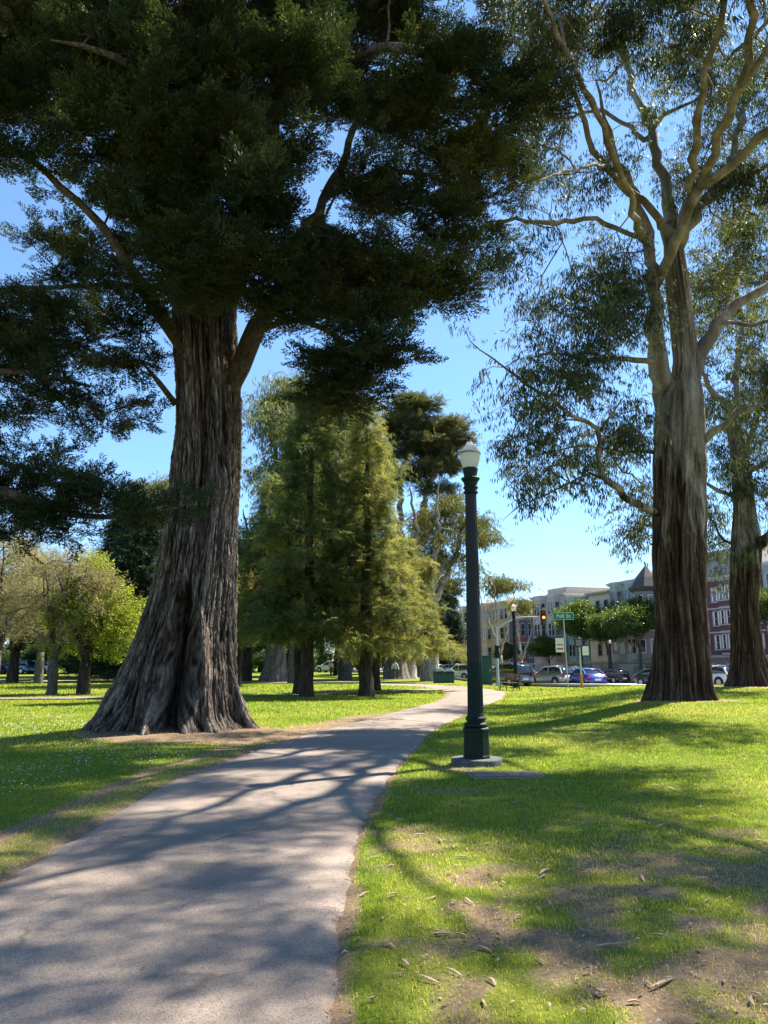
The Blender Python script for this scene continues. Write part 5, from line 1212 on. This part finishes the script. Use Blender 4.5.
def house(s0, W, H, floors, wall, trim, bays, label, depth=14, garage=2, ground=3.0, roof='flat', accent=None, lap=2.2, front=0.0, basec=None, win=(.95,1.65), curtain=False, plain=False):
    """local x runs along the street, y towards it"""
    q = SP(s0, -front); z = min(gz(*SP(s0,0)), gz(*SP(s0+W,0)))-.05; root = empty('house', (q[0],q[1],z), math.atan2(T_[1],T_[0]))
    mw = wall_mat('house_wall', tuple(min(.8,x*1.35) for x in wall), lap); mt = simple('house_trim', trim, .6, var=.08); ma = simple('house_accent', accent, .6) if accent else mt
    mb_ = wall_mat('house_base', basec, 0) if basec else mw
    fh = (H-ground-.8)/floors
    b = MB(); b.box(0,W,-depth,0,ground,H); b.build('wall', mw, root)
    b = MB(); b.box(0.003,W-.003,-depth+.003,-.003,0,ground); gw = b.build('ground_storey', mb_, root)
    b = MB(); b.box(-.02,W+.02,-depth,.14,ground-.12,ground+.14)
    for k in range(1, floors): b.box(-.004,W+.004,-depth+.05,.05,ground+fh*k-.09,ground+fh*k+.09)
    b.build('belt_course', mt, root)
    b = MB(); b.box(-.12,W+.12,-depth-.1,.30,H-.32,H-.12); b.box(-.25,W+.25,-depth-.2,.5,H-.12,H+.06)
    for k in range(int(W/.6)): b.box(.2+k*.6,.36+k*.6,.3,.44,H-.30,H-.125)
    b.build('cornice', mt, root)
    def window(x, y, z0, w_, h_, nx=0.0):
        """framed sash window on a face through (x,y) turned by nx about z"""
        f = MB(); t = .09
        f.box(-w_/2-t,-w_/2,-.02,.07,z0-t,z0+h_+t); f.box(w_/2,w_/2+t,-.02,.07,z0-t,z0+h_+t); f.box(-w_/2,w_/2,-.02,.07,z0+h_,z0+h_+t*1.3); f.box(-w_/2-t*1.3,w_/2+t*1.3,-.02,.13,z0-t*1.6,z0-t*.2); f.box(-w_/2,w_/2,.0,.055,z0+h_*.5-.03,z0+h_*.5+.03)
        o = f.build('window', mt, root); o.location = (x,y,0); o.rotation_euler = (0,0,nx)
        g_ = MB(); g_.box(-w_/2,w_/2,-.01,.02,z0-.02,z0+h_); g_.build('pane', M['glass'], o)
        if curtain:
            c = MB(); 
            for sx in (-1,1): c.prism([(sx*w_*.48,.022),(sx*w_*.48,.028),(sx*w_*.12,.028),(sx*w_*.12,.022)][::sx], z0+h_*.08, z0+h_*.98, top=[(sx*w_*.48,.022),(sx*w_*.48,.028),(sx*w_*.34,.028),(sx*w_*.34,.022)][::sx]) if False else c.box(min(sx*w_*.48,sx*w_*.26),max(sx*w_*.48,sx*w_*.26),.022,.03,z0+.05,z0+h_-.03)
            c.build('curtain', M['white_paint'], o)
    for (bx, bw) in bays:                                    # canted bays over all upper floors
        bd = .85; v = [(bx-bw/2,-.01),(bx-bw/2+bd*.75,bd),(bx+bw/2-bd*.75,bd),(bx+bw/2,-.01)][::-1]
        b = MB(); b.prism(v, ground+.35, H-.45); bo = b.build('bay_window', mw, root)
        c = (bx, .35); big = lambda k: [(c[0]+(p[0]-c[0])*k, (p[1]-c[1])*k+c[1]) for p in v]
        for (k_, za, zb_) in [(1.06, ground+.2, ground+.4), (1.08, H-.5, H-.2), (1.16, H-.2, H+.1)]+[(1.03, ground+fh*k-.12, ground+fh*k+.12) for k in range(1,floors)]:
            b = MB(); b.prism(big(k_), za, zb_); b.build('bay_moulding', mt, bo)
        if accent:
            b = MB()
            for k in range(floors): b.prism(big(1.012), ground+fh*k+.16, ground+fh*k+.16+fh*.26)
            b.build('bay_panel', ma, root)
        for k in range(floors):
            z0 = ground+fh*k+fh*.32; hh = fh*.55; fw = bw-bd*1.5
            for xx in ((bx,) if fw < 1.7 else (bx-fw*.25, bx+fw*.25)): window(xx, bd+.005, z0, min(win[0], fw*.7 if fw<1.7 else fw*.36), hh)
            an = math.atan2(bd*.75, bd)
            window(bx-bw/2+bd*.375, bd/2, z0, .62, hh, R(90)-an*1.0 if False else R(180-90-math.degrees(an))+R(0) if False else math.atan2(bd, bd*.75))
            window(bx+bw/2-bd*.375, bd/2, z0, .62, hh, -math.atan2(bd, bd*.75))
    used = [(bx-bw/2-.2, bx+bw/2+.2) for bx,bw in bays]
    x = .9
    while x < W-.6:
        if not any(a < x+.5 and x-.5 < c for a,c in used):
            for k in range(floors): window(x, .004, ground+fh*k+fh*.30, win[0], fh*.56)
            x += 2.1
        else: x += .3
    gx = W/(garage+1)
    for k in range(garage):
        f = MB(); cx = gx*(k+1); f.box(cx-1.45,cx-1.2,-.0,.08,0,2.5); f.box(cx+1.2,cx+1.45,0,.08,0,2.5); f.box(cx-1.45,cx+1.45,0,.10,2.4,2.62); fo = f.build('garage_frame', mt, root)
        d = MB(); d.box(cx-1.2,cx+1.2,.0,.03,.05,2.4)
        for r_ in range(4):
            for c_ in range(4): d.box(cx-1.12+c_*.58,cx-.62+c_*.58,.03,.045,.14+r_*.56,.58+r_*.56)
        d.build('garage_door', mt if k % 2 else mb_, fo)
    dd = MB(); dx = .8; dd.box(dx-.5,dx+.5,.0,.05,.1,2.3); do = dd.build('door', simple('door_paint', (.06,.04,.03), .5), root)
    h_ = MB(); h_.box(dx+.33,dx+.4,.05,.1,1.05,1.2); h_.build('handle', M['gold'], do)
    # side windows on the wall that faces the park's near end
    for k in range(floors):
        for yy in (-3.0,-7.0,-11.0):
            if not plain and -yy < depth-1: window(0-.005, yy, ground+fh*k+fh*.34, .9, fh*.5, R(90))
    if roof == 'mansard':
        b = MB(); b.prism([(-.2,.3),(-.2,-depth-.1),(W+.2,-depth-.1),(W+.2,.3)][::-1], H+.06, H+3.6, top=[(1.6,-1.8),(1.6,-depth+2),(W-1.6,-depth+2),(W-1.6,-1.8)][::-1]); b.build('roof', simple('roof_shingle', (.30,.27,.23), .85, var=.3, scale=20), root)
    elif roof == 'parapet':
        b = MB(); b.box(.4,W*.6,-depth+.5,-.6,H+.06,H+1.1); b.build('roof', mw, root)
    else:
        b = MB(); b.box(.05,W-.05,-depth+.05,-.05,H+.02,H+.25); b.box(W*.5,W*.5+1.1,-4,-3,H+.25,H+1.2); b.build('roof', mt, root)
    tag(root, label, 'house'); return root
# u of each house end -> s along the row
def S_of(px, front=0): u = (px-384)/F*1.015; return (41-88*u)/(.313+.95*u)
mauve = (.095,.045,.058)
a, b_ = S_of(757), S_of(644)
pur = house(a, b_-a, 12.6, 3, mauve, (.42,.38,.35), [(5.0,3.2)], 'mauve three-storey house with pale belt courses and grey mansard roof', roof='mansard', basec=(.22,.18,.17), garage=3, curtain=True, ground=3.4)
# corner turret with a conical cap
t = MB(); wl = b_-a; t.lathe([(1.9,3.2),(1.9,12.4)], 8, c=(wl-.4,.5), smooth=False); t.build('turret', wall_mat('turret_wall',(.3,.26,.25),2.2), pur)
t = MB(); t.lathe([(2.05,12.0),(2.4,12.4),(2.45,12.6),(1.5,13.9),(.12,15.5),(.03,16.1)], 8, c=(wl-.4,.5), smooth=False); t.build('turret_roof', simple('turret_slate', (.075,.07,.065), .8, var=.3, scale=20), pur)
for k in range(3):
    for an in (22.5, 67.5, 112.5, 157.5):
        f = MB(); A = R(an); r_ = 1.9*math.cos(math.pi/8); c = (wl-.4+math.cos(A)*r_, .5+math.sin(A)*r_); f.box(-.42,.42,-.02,.07,3.9+k*2.9,5.7+k*2.9); wo = f.build('window', M['white_paint'], pur); wo.location = (c[0],c[1],0); wo.rotation_euler = (0,0,A-R(90))
        g_ = MB(); g_.box(-.33,.33,.0,.085,4.0+k*2.9,5.6+k*2.9); g_.build('pane', M['glass'], wo)
house(S_of(850), a-S_of(850)-.1, 13.2, 3, (.28,.31,.36), (.6,.6,.58), [(6,3),(14,3)], 'blue-grey house at the right edge beyond the mauve one', basec=(.3,.29,.27))
house(b_+.1, S_of(606)-b_-.1, 14.0, 3, (.30,.33,.29), (.42,.43,.38), [(3.0,3.2),(6.8,2.6)][:2], 'grey-green house with angled bay windows beside the turret', basec=(.28,.27,.22), garage=2)
house(S_of(606)+.1, S_of(584)-S_of(606)-.2, 13.2, 3, (.58,.46,.30), (.5,.42,.3), [], 'cream flat-roofed house rising plain above the street trees', roof='flat', lap=0, plain=True, basec=(.33,.28,.2))
house(S_of(584)+.1, S_of(562)-S_of(584)-.2, 13.0, 3, (.17,.30,.25), (.4,.42,.36), [(3.4,3.2)], 'narrow sea-green house between the cream and beige ones', basec=(.3,.26,.2), garage=1)
house(S_of(562)+.1, S_of(529)-S_of(562)-.2, 14.2, 3, (.36,.31,.27), (.52,.47,.42), [(3.0,3.2),(7.6,3.2)], 'tall beige house with a heavy cornice and stacked bay windows', roof='parapet', basec=(.4,.36,.3), garage=2)
house(S_of(529)+.1, S_of(506)-S_of(529)-.2, 11.2, 2, (.085,.09,.11), (.45,.38,.33), [(4,3.4)], 'lower dark slate house with red panels under its windows', accent=(.38,.06,.045), basec=(.11,.10,.10), garage=1)
house(S_of(506)+.1, S_of(483)-S_of(506)-.2, 14.4, 3, (.46,.34,.16), (.6,.5,.33), [(3.2,3.2),(8.6,3.2)], 'ochre yellow house with pale trim beside the slate one', basec=(.3,.2,.12), garage=2)
house(S_of(483)+.1, S_of(464)-S_of(483)-.2, 14.6, 3, (.40,.30,.18), (.6,.5,.38), [(3.6,3.4),(9.5,3.4)], 'tan house behind the near lamp post shaft', basec=(.3,.22,.15))
house(S_of(464)+.1, 16, 13.6, 3, (.32,.17,.13), (.55,.5,.45), [(4,3.4),(11,3.4)], 'brick-red far house left of the near lamp post', basec=(.25,.2,.18))
house(S_of(464)+16.3, 18, 14.6, 3, (.4,.38,.35), (.6,.58,.55), [(4,3.4),(12,3.4)], 'pale grey farthest house at the end of the row', basec=(.25,.2,.18))

# ------------------------------------------------------------------ street trees
_ft = None
for (px, off, hs, lb) in [(503,7.5,(.62,.62,.8),'small clipped street tree with a light top, in front of the ochre house'),(544,7.0,(.95,.95,.86),'dark low street tree in front of the beige house'),(575,13.5,(1.45,1.45,1.4),'big round sunlit street tree behind the green street sign'),
                      (602,9,(1.1,1.1,1.28),'sunlit street tree in front of the cream house'),(632,6,(1.3,1.3,1.34),'wide street tree beside the tall eucalyptus trunk'),(775,9,(1.2,1.2,1.3),'leafy street tree at the right edge of the view')]:
    if _ft is None:
        _ft = lone_tree('street_tree', 8.6, 3.2, .17, blob_crown((0,0,6.1),(3.4,3.2,1.9),18,91,.3,.45,.8), 'broad', M['ficus_leaf'], M['ficus_bark'], 620, 9, 1.35, .28, 92, fork=4, vs=.35, vb=.45); o = _ft
    else: o = copy_tree(_ft)
    s = S_of(px); 
    for _ in range(3):
        q = SP(s, off*.0+min(off,3.0)); u = (px-384)/F*1.015; s += (q[0]-u*q[1])/(.313+.95*u)
    q = SP(s, min(off,3.0)) if off < 12 else SP(s, 3.0)
    o.location = (q[0],q[1],gz(*q)+.1); o.scale = hs; o.rotation_euler = (0,0,px*1.7); tag(o, lb, 'tree', 'clipped street trees in front of the houses')

# ------------------------------------------------------------------ signs, signals, bins, cabinet, bench
def text_mesh(txt, size, mat, parent, name='lettering', depth=.004):
    cu = bpy.data.curves.new(name, 'FONT'); cu.body = txt; cu.size = size; cu.extrude = depth; cu.align_x = 'CENTER'; cu.align_y = 'CENTER'
    o = bpy.data.objects.new(name, cu); link(o); dg = bpy.context.evaluated_depsgraph_get(); me = bpy.data.meshes.new_from_object(o.evaluated_get(dg)); bpy.data.objects.remove(o)
    me.materials.clear(); me.materials.append(mat); n = bpy.data.objects.new(name, me); link(n, parent); n.rotation_euler = (R(90),0,0); return n
Ys = 46.0; X = P(568,688,Ys)[0]; z = gz(X,Ys); root = empty('street_sign', (X,Ys,z))
ht = P(567,612,Ys)[2]-z
b = MB(); b.tube([(0.02,0,-.2),(-.09,0,ht-.52)], .035, 10); b.tube([(-.09,0,ht-.52),(-.093,0,ht-.4)], .05, 10); b.build('post', M['steel'], root)
b = MB(); b.prism([(x_-.09, 0) for x_ in ()] or [(-.71,-.012),(.53,-.012),(.53,.012),(-.71,.012)], ht-.46, ht-.02); sb = b.build('name_board', M['sign_green'], root, bevel=.01)
b = MB(); 
for (x0,x1,z0,z1) in ((-.70,.52,ht-.045,ht-.03),(-.70,.52,ht-.45,ht-.435),(-.70,-.685,ht-.435,ht-.045),(.505,.52,ht-.435,ht-.045)): b.box(x0,x1,-.0165,-.0135,z0,z1)
b.build('border', M['white_paint'], sb)
tx = text_mesh('Fell St', .34, M['white_paint'], sb); tx.location = (-.09,-.017,ht-.235)
b = MB(); b.box(-.62,-.12,-.02,.0,ht-2.35,ht-1.55); pb = b.build('parking_board', M['white_paint'], root, bevel=.01)
b = MB(); b.box(-.56,-.18,-.024,-.0205,ht-1.95,ht-1.88); b.box(-.56,-.18,-.024,-.0205,ht-2.2,ht-2.1); b.build('board_print', simple('sign_red', (.5,.06,.05), .5), pb)
tag(root, 'green street name board on a thin leaning pole at the lawn edge', 'street sign')

Ys = 47.5; X = P(582,688,Ys)[0]; z = gz(X,Ys); root = empty('signal_post', (X,Ys,z)); b = MB(); b.tube([(0,0,-.2),(-.05,0,3.15)], .06, 10); b.build('post', M['steel'], root)
b = MB(); b.box(-.32,.14,-.1,.16,2.55,3.05); h = b.build('signal_head', M['black'], root, bevel=.03); b = MB(); b.box(-.27,.09,-.105,-.1005,2.62,2.98); b.build('signal_face', M['carglass'], h)
b = MB(); b.box(.12,.5,-.03,-.01,2.05,2.6); b.build('small_board', M['white_paint'], root); b = MB(); b.lathe([(.075,.0),(.075,.95)], 12); b.build('marker_sleeve', M['orange'], root)
tag(root, 'short pole with a black pedestrian signal and orange sleeve beside the street sign', 'signal pole')

Ys = 57.0; X = P(498,686,Ys)[0]; z = gz(X,Ys); root = empty('traffic_signal', (X,Ys,z)); top = P(497,628,Ys)[2]-z
mx_ = P(541,617,Ys); dx = mx_[0]-X
b = MB(); b.lathe([(.17,0),(.17,.25),(.11,.4),(.09,2.5),(.075,top+.1)], 14); b.build('mast', M['steel'], root)
b = MB(); b.tube([(0,0,top-.1),(.7,0,top+.35),(1.5,0,top+.75),(2.3,0,top+.82),(dx,0,top+.80)], [.06,.055,.05,.042,.036], 8); b.build('mast_arm', M['steel'], root)
b = MB(); b.box(dx-.02,dx+.34,-.12,.16,top+.2,top+1.32); h = b.build('signal_head', simple('signal_brown', (.05,.025,.018), .6), root, bevel=.04)
for k, c in enumerate(('red_lens','amber_lens','green_lens')):
    b = MB(); zc = top+1.12-k*.36; b.tube([(dx+.16,-.2,zc),(dx+.16,-.121,zc)], .13, 14); b.build('visor', M['black'], h)
    mm, nt_ = new_mat(c); gg = G(nt_); cc = [(.10,.01,.01,1),(1,.35,.05,1),(.01,.08,.05,1)][k]
    pp = gg.n('ShaderNodeBsdfPrincipled', {'Base Color': cc, 'Roughness': .3, 'Emission Color': cc, 'Emission Strength': .7 if k == 1 else 0.0}); gg.out(pp.outputs[0])
    b = MB(); b.tube([(dx+.16,-.205,zc),(dx+.16,-.2005,zc)], .11, 14); b.build('lens', mm, h)
b = MB(); b.box(-.18,.12,-.16,-.02,2.0,2.9); b.build('control_box', M['lamp_green'], root, bevel=.02)
tag(root, 'grey mast with a curved arm carrying a brown traffic signal, behind the far lamp post', 'traffic signal')

def litter_bin(px, Y, label):
    X = P(px,683,Y)[0]; root = empty('litter_bin', (X,Y,gz(X,Y)), R(8)); w_ = .40
    b = MB(); b.box(-w_,w_,-.33,.33,.06,.86); b.build('body', M['bin_green'], root, bevel=.03)
    b = MB(); b.prism([(-w_-.03,-.36),(w_+.03,-.36),(w_+.03,.36),(-w_-.03,.36)], .862, 1.08, top=[(-w_*.55,-.2),(w_*.55,-.2),(w_*.55,.2),(-w_*.55,.2)]); b.build('lid', M['bin_green'], root, bevel=.02)
    b = MB(); b.box(-.26,.26,-.34,-.325,.66,.80); b.build('slot', M['black'], root)
    b = MB(); b.box(-w_+.02,w_-.02,-.3,.3,0,.06); b.build('foot', M['black'], root); tag(root, label, 'litter bin', 'green litter bins beside the far path'); return root
litter_bin(439, 60.5, 'left one of the two green litter bins beside the far path'); litter_bin(448.5, 60.7, 'right one of the two green litter bins beside the far path')
X = P(486.5,684,60)[0]; root = empty('utility_cabinet', (X,60,gz(X,60)), R(-4)); b = MB(); b.box(-.42,.42,-.35,.35,.08,2.12); b.build('body', M['bin_green'], root, bevel=.03)
b = MB(); b.box(-.46,.46,-.39,.39,2.122,2.2); b.build('lid', M['bin_green'], root, bevel=.02); b = MB(); b.box(-.36,.36,-.362,-.352,.2,2.0); d = b.build('door', M['bin_green'], root, bevel=.004)
b = MB(); b.box(.24,.28,-.40,-.363,1.0,1.2); b.build('handle', M['steel'], d); b = MB(); b.box(-.48,.48,-.4,.4,-.1,.08); b.build('plinth', M['concrete'], root)
tag(root, 'tall dark green utility cabinet right of the near lamp post shaft', 'cabinet')

X = P(507,689,45)[0]; root = empty('park_bench', (X,45.0,gz(X,45)), R(-62)); wd = simple('bench_wood', (.2,.15,.1), .7, var=.3, scale=12)
b = MB(); [b.box(-.8,.8,-.05+k*.12,.05+k*.12,.42,.46) for k in range(4)]; b.build('seat', wd, root)
b = MB(); [b.box(-.8,.8,.42+k*.02,.45+k*.02,.56+k*.13,.65+k*.13) for k in range(3)]; b.build('backrest', wd, root)
for x_ in (-.62,.62):
    b = MB(); b.tube([(x_,-.05,0),(x_,.0,.42)], .025, 6); b.tube([(x_,.45,0),(x_,.36,.42),(x_,.48,.92)], .025, 6); b.tube([(x_,-.04,.2),(x_,.42,.2)], .018, 6); b.build('leg', M['black'], root)
tag(root, 'slatted park bench beside the far bend of the path', 'bench')

# ------------------------------------------------------------------ walkers far down the path
def person(px, Y, h, top_c, leg_c, hair_c, label, step=.25, rz=0.0, arm=.15):
    X = P(px,683,Y)[0]; root = empty('person', (X,Y,gz(X,Y)+.03), rz); s = h/1.75
    skin = simple('skin', (.42,.26,.19), .6, var=.05)
    def skinned(name, pts, edges, rad, mat, par, root_i=0):
        me = bpy.data.meshes.new(name); me.from_pydata([tuple(np.array(p)*s) for p in pts], edges, []); me.materials.append(mat); o = bpy.data.objects.new(name, me); link(o, par)
        m = o.modifiers.new('skin','SKIN'); sv = me.skin_vertices[0].data if me.skin_vertices else None
        if sv is None: return o
        for i, r_ in enumerate(rad): sv[i].radius = (r_*s, r_*s) if not isinstance(r_, tuple) else (r_[0]*s, r_[1]*s)
        sv[root_i].use_root = True; m.use_smooth_shade = True; u = o.modifiers.new('sub','SUBSURF'); u.levels = 1; u.render_levels = 1; return o
    def skel(me_pts, edges, rad, name, mat, par, ri=0):
        me = bpy.data.meshes.new(name); me.from_pydata([tuple(np.array(p)*s) for p in me_pts], edges, []); me.materials.append(mat)
        o = bpy.data.objects.new(name, me); link(o, par); o.modifiers.new('skin','SKIN'); bpy.context.view_layer.objects.active = o
        if not me.skin_vertices: me.attributes  # created by the modifier on first evaluation
        return o
    st = step
    pts = [(0,0,.95),(0,0,1.2),(0,0,1.42),(0,.0,1.52),(0,-.01,1.63),(0,0,1.72),(-.19,0,1.40),(-.24,arm,1.15),(-.24,arm*1.6-.08,.92),(-.24,arm*1.7-.1,.84),(.19,0,1.40),(.24,-arm,1.15),(.24,-arm*1.6-.08,.92),(.24,-arm*1.7-.1,.84),
           (-.1,0,.88),(-.11,-st*.5,.50),(-.11,-st*.75,.09),(-.11,-st*.75-.16,.04),(.1,0,.88),(.11,st*.45,.50),(.11,st,.12),(.11,st-.14,.04)]
    ed = [(0,1),(1,2),(2,3),(3,4),(4,5),(2,6),(6,7),(7,8),(8,9),(2,10),(10,11),(11,12),(12,13),(0,14),(14,15),(15,16),(16,17),(0,18),(18,19),(19,20),(20,21)]
    rad = [.13,.125,.12,.055,.10,.07,.06,.045,.035,.035,.06,.045,.035,.035,.085,.06,.042,.04,.085,.06,.042,.04]
    def tube_fig(name, idx_chains, grow, mat, par):
        # one continuous lofted surface per garment: rings joined along the chain, remeshed into one skin
        b = MB()
        for ch in idx_chains: b.tube([np.array(pts[i])*s for i in ch], [(rad[i]+grow)*s for i in ch], 12)
        o = b.build(name, mat, par); m = o.modifiers.new('remesh','REMESH'); m.mode = 'VOXEL'; m.voxel_size = .03; m.use_smooth_shade = True; return o
    body = tube_fig('body', [(0,1,2,3),(3,4,5),(2,6,7,8,9),(2,10,11,12,13),(0,14,15,16,17),(0,18,19,20,21)], 0, skin, root)
    tube_fig('shirt', [(0,1,2),(6,7,8),(10,11,12),(6,2,10)], .018, simple('shirt', top_c, .8), body); tube_fig('trousers', [(0,14,15,16),(0,18,19,20)], .018, simple('trousers', leg_c, .8), body)
    b = MB(); b.lathe([(.02,1.77*s),(.08*s,1.75*s),(.115*s,1.69*s),(.11*s,1.62*s)], 12, c=(0,.02)); b.build('hair', simple('hair', hair_c, .8), body)
    tag(root, label, 'person')
person(385, 68, 1.75, (.05,.05,.07), (.05,.06,.12), (.02,.015,.01), 'person in dark clothes walking on the far bend of the path')
person(395, 72, 1.7, (.55,.55,.58), (.06,.06,.07), (.03,.02,.015), 'person in a light top walking right of the dark-clothed one', .3, .4)
person(337, 88, 1.72, (.02,.02,.025), (.03,.03,.04), (.02,.015,.01), 'person in black standing between the conifer trunks', .05, 1.2, .05)
person(344, 92, 1.7, (.5,.5,.5), (.15,.17,.22), (.05,.03,.02), 'person in a grey top beside the one in black', .1, 2.0, .05)
person(331, 90, 1.66, (.6,.55,.5), (.04,.04,.05), (.02,.015,.01), 'person in a cream top left of the one in black', .12, .5, .05)
# ------------------------------------------------------------------ daylight
SUN_AZ, SUN_EL = R(53), R(53)          # azimuth measured from +Y towards +X
sd = Vector((math.sin(SUN_AZ)*math.cos(SUN_EL), math.cos(SUN_AZ)*math.cos(SUN_EL), math.sin(SUN_EL)))
ld = bpy.data.lights.new('sun', 'SUN'); ld.energy = 5.0; ld.angle = R(.45); ld.color = (1.0, .91, .78)
lo = link(bpy.data.objects.new('sun', ld)); lo.rotation_euler = (-sd).to_track_quat('-Z', 'Y').to_euler(); lo.location = (30, 20, 60)
w = bpy.data.worlds.new('World'); scene.world = w; w.use_nodes = True
nt = w.node_tree; nt.nodes.clear(); g = G(nt)
sky = g.n('ShaderNodeTexSky'); sky.sky_type = 'NISHITA'; sky.sun_disc = False; sky.sun_elevation = SUN_EL; sky.sun_rotation = SUN_AZ
sky.air_density = 1.0; sky.dust_density = 0.0; sky.ozone_density = 2.2; sky.altitude = 200
tint = g.mix(1.0, sky.outputs[0], (.88,1.0,1.04,1), 'MULTIPLY')
tc_ = g.n('ShaderNodeTexCoord'); sx_ = g.n('ShaderNodeSeparateXYZ', {0: tc_.outputs['Generated']})
tint = g.mix(1.0, tint, g.ramp(sx_.outputs[2], [(0, (.66,.71,.86)), (.22, (.80,.87,.98)), (.6, (1,1,1))]), 'MULTIPLY')
bg = g.n('ShaderNodeBackground', {'Color': tint, 'Strength': .08})
g.n('ShaderNodeOutputWorld', {'Surface': bg.outputs[0]})
vs = scene.view_settings; vs.view_transform = 'Standard'; vs.look = 'None'; vs.gamma = 1; vs.exposure = 1.72; vs.use_curve_mapping = False
scene.cycles.max_bounces = 6; scene.cycles.diffuse_bounces = 3; scene.cycles.transmission_bounces = 4; scene.cycles.transparent_max_bounces = 6
scene.cycles.caustics_reflective = False; scene.cycles.caustics_refractive = False
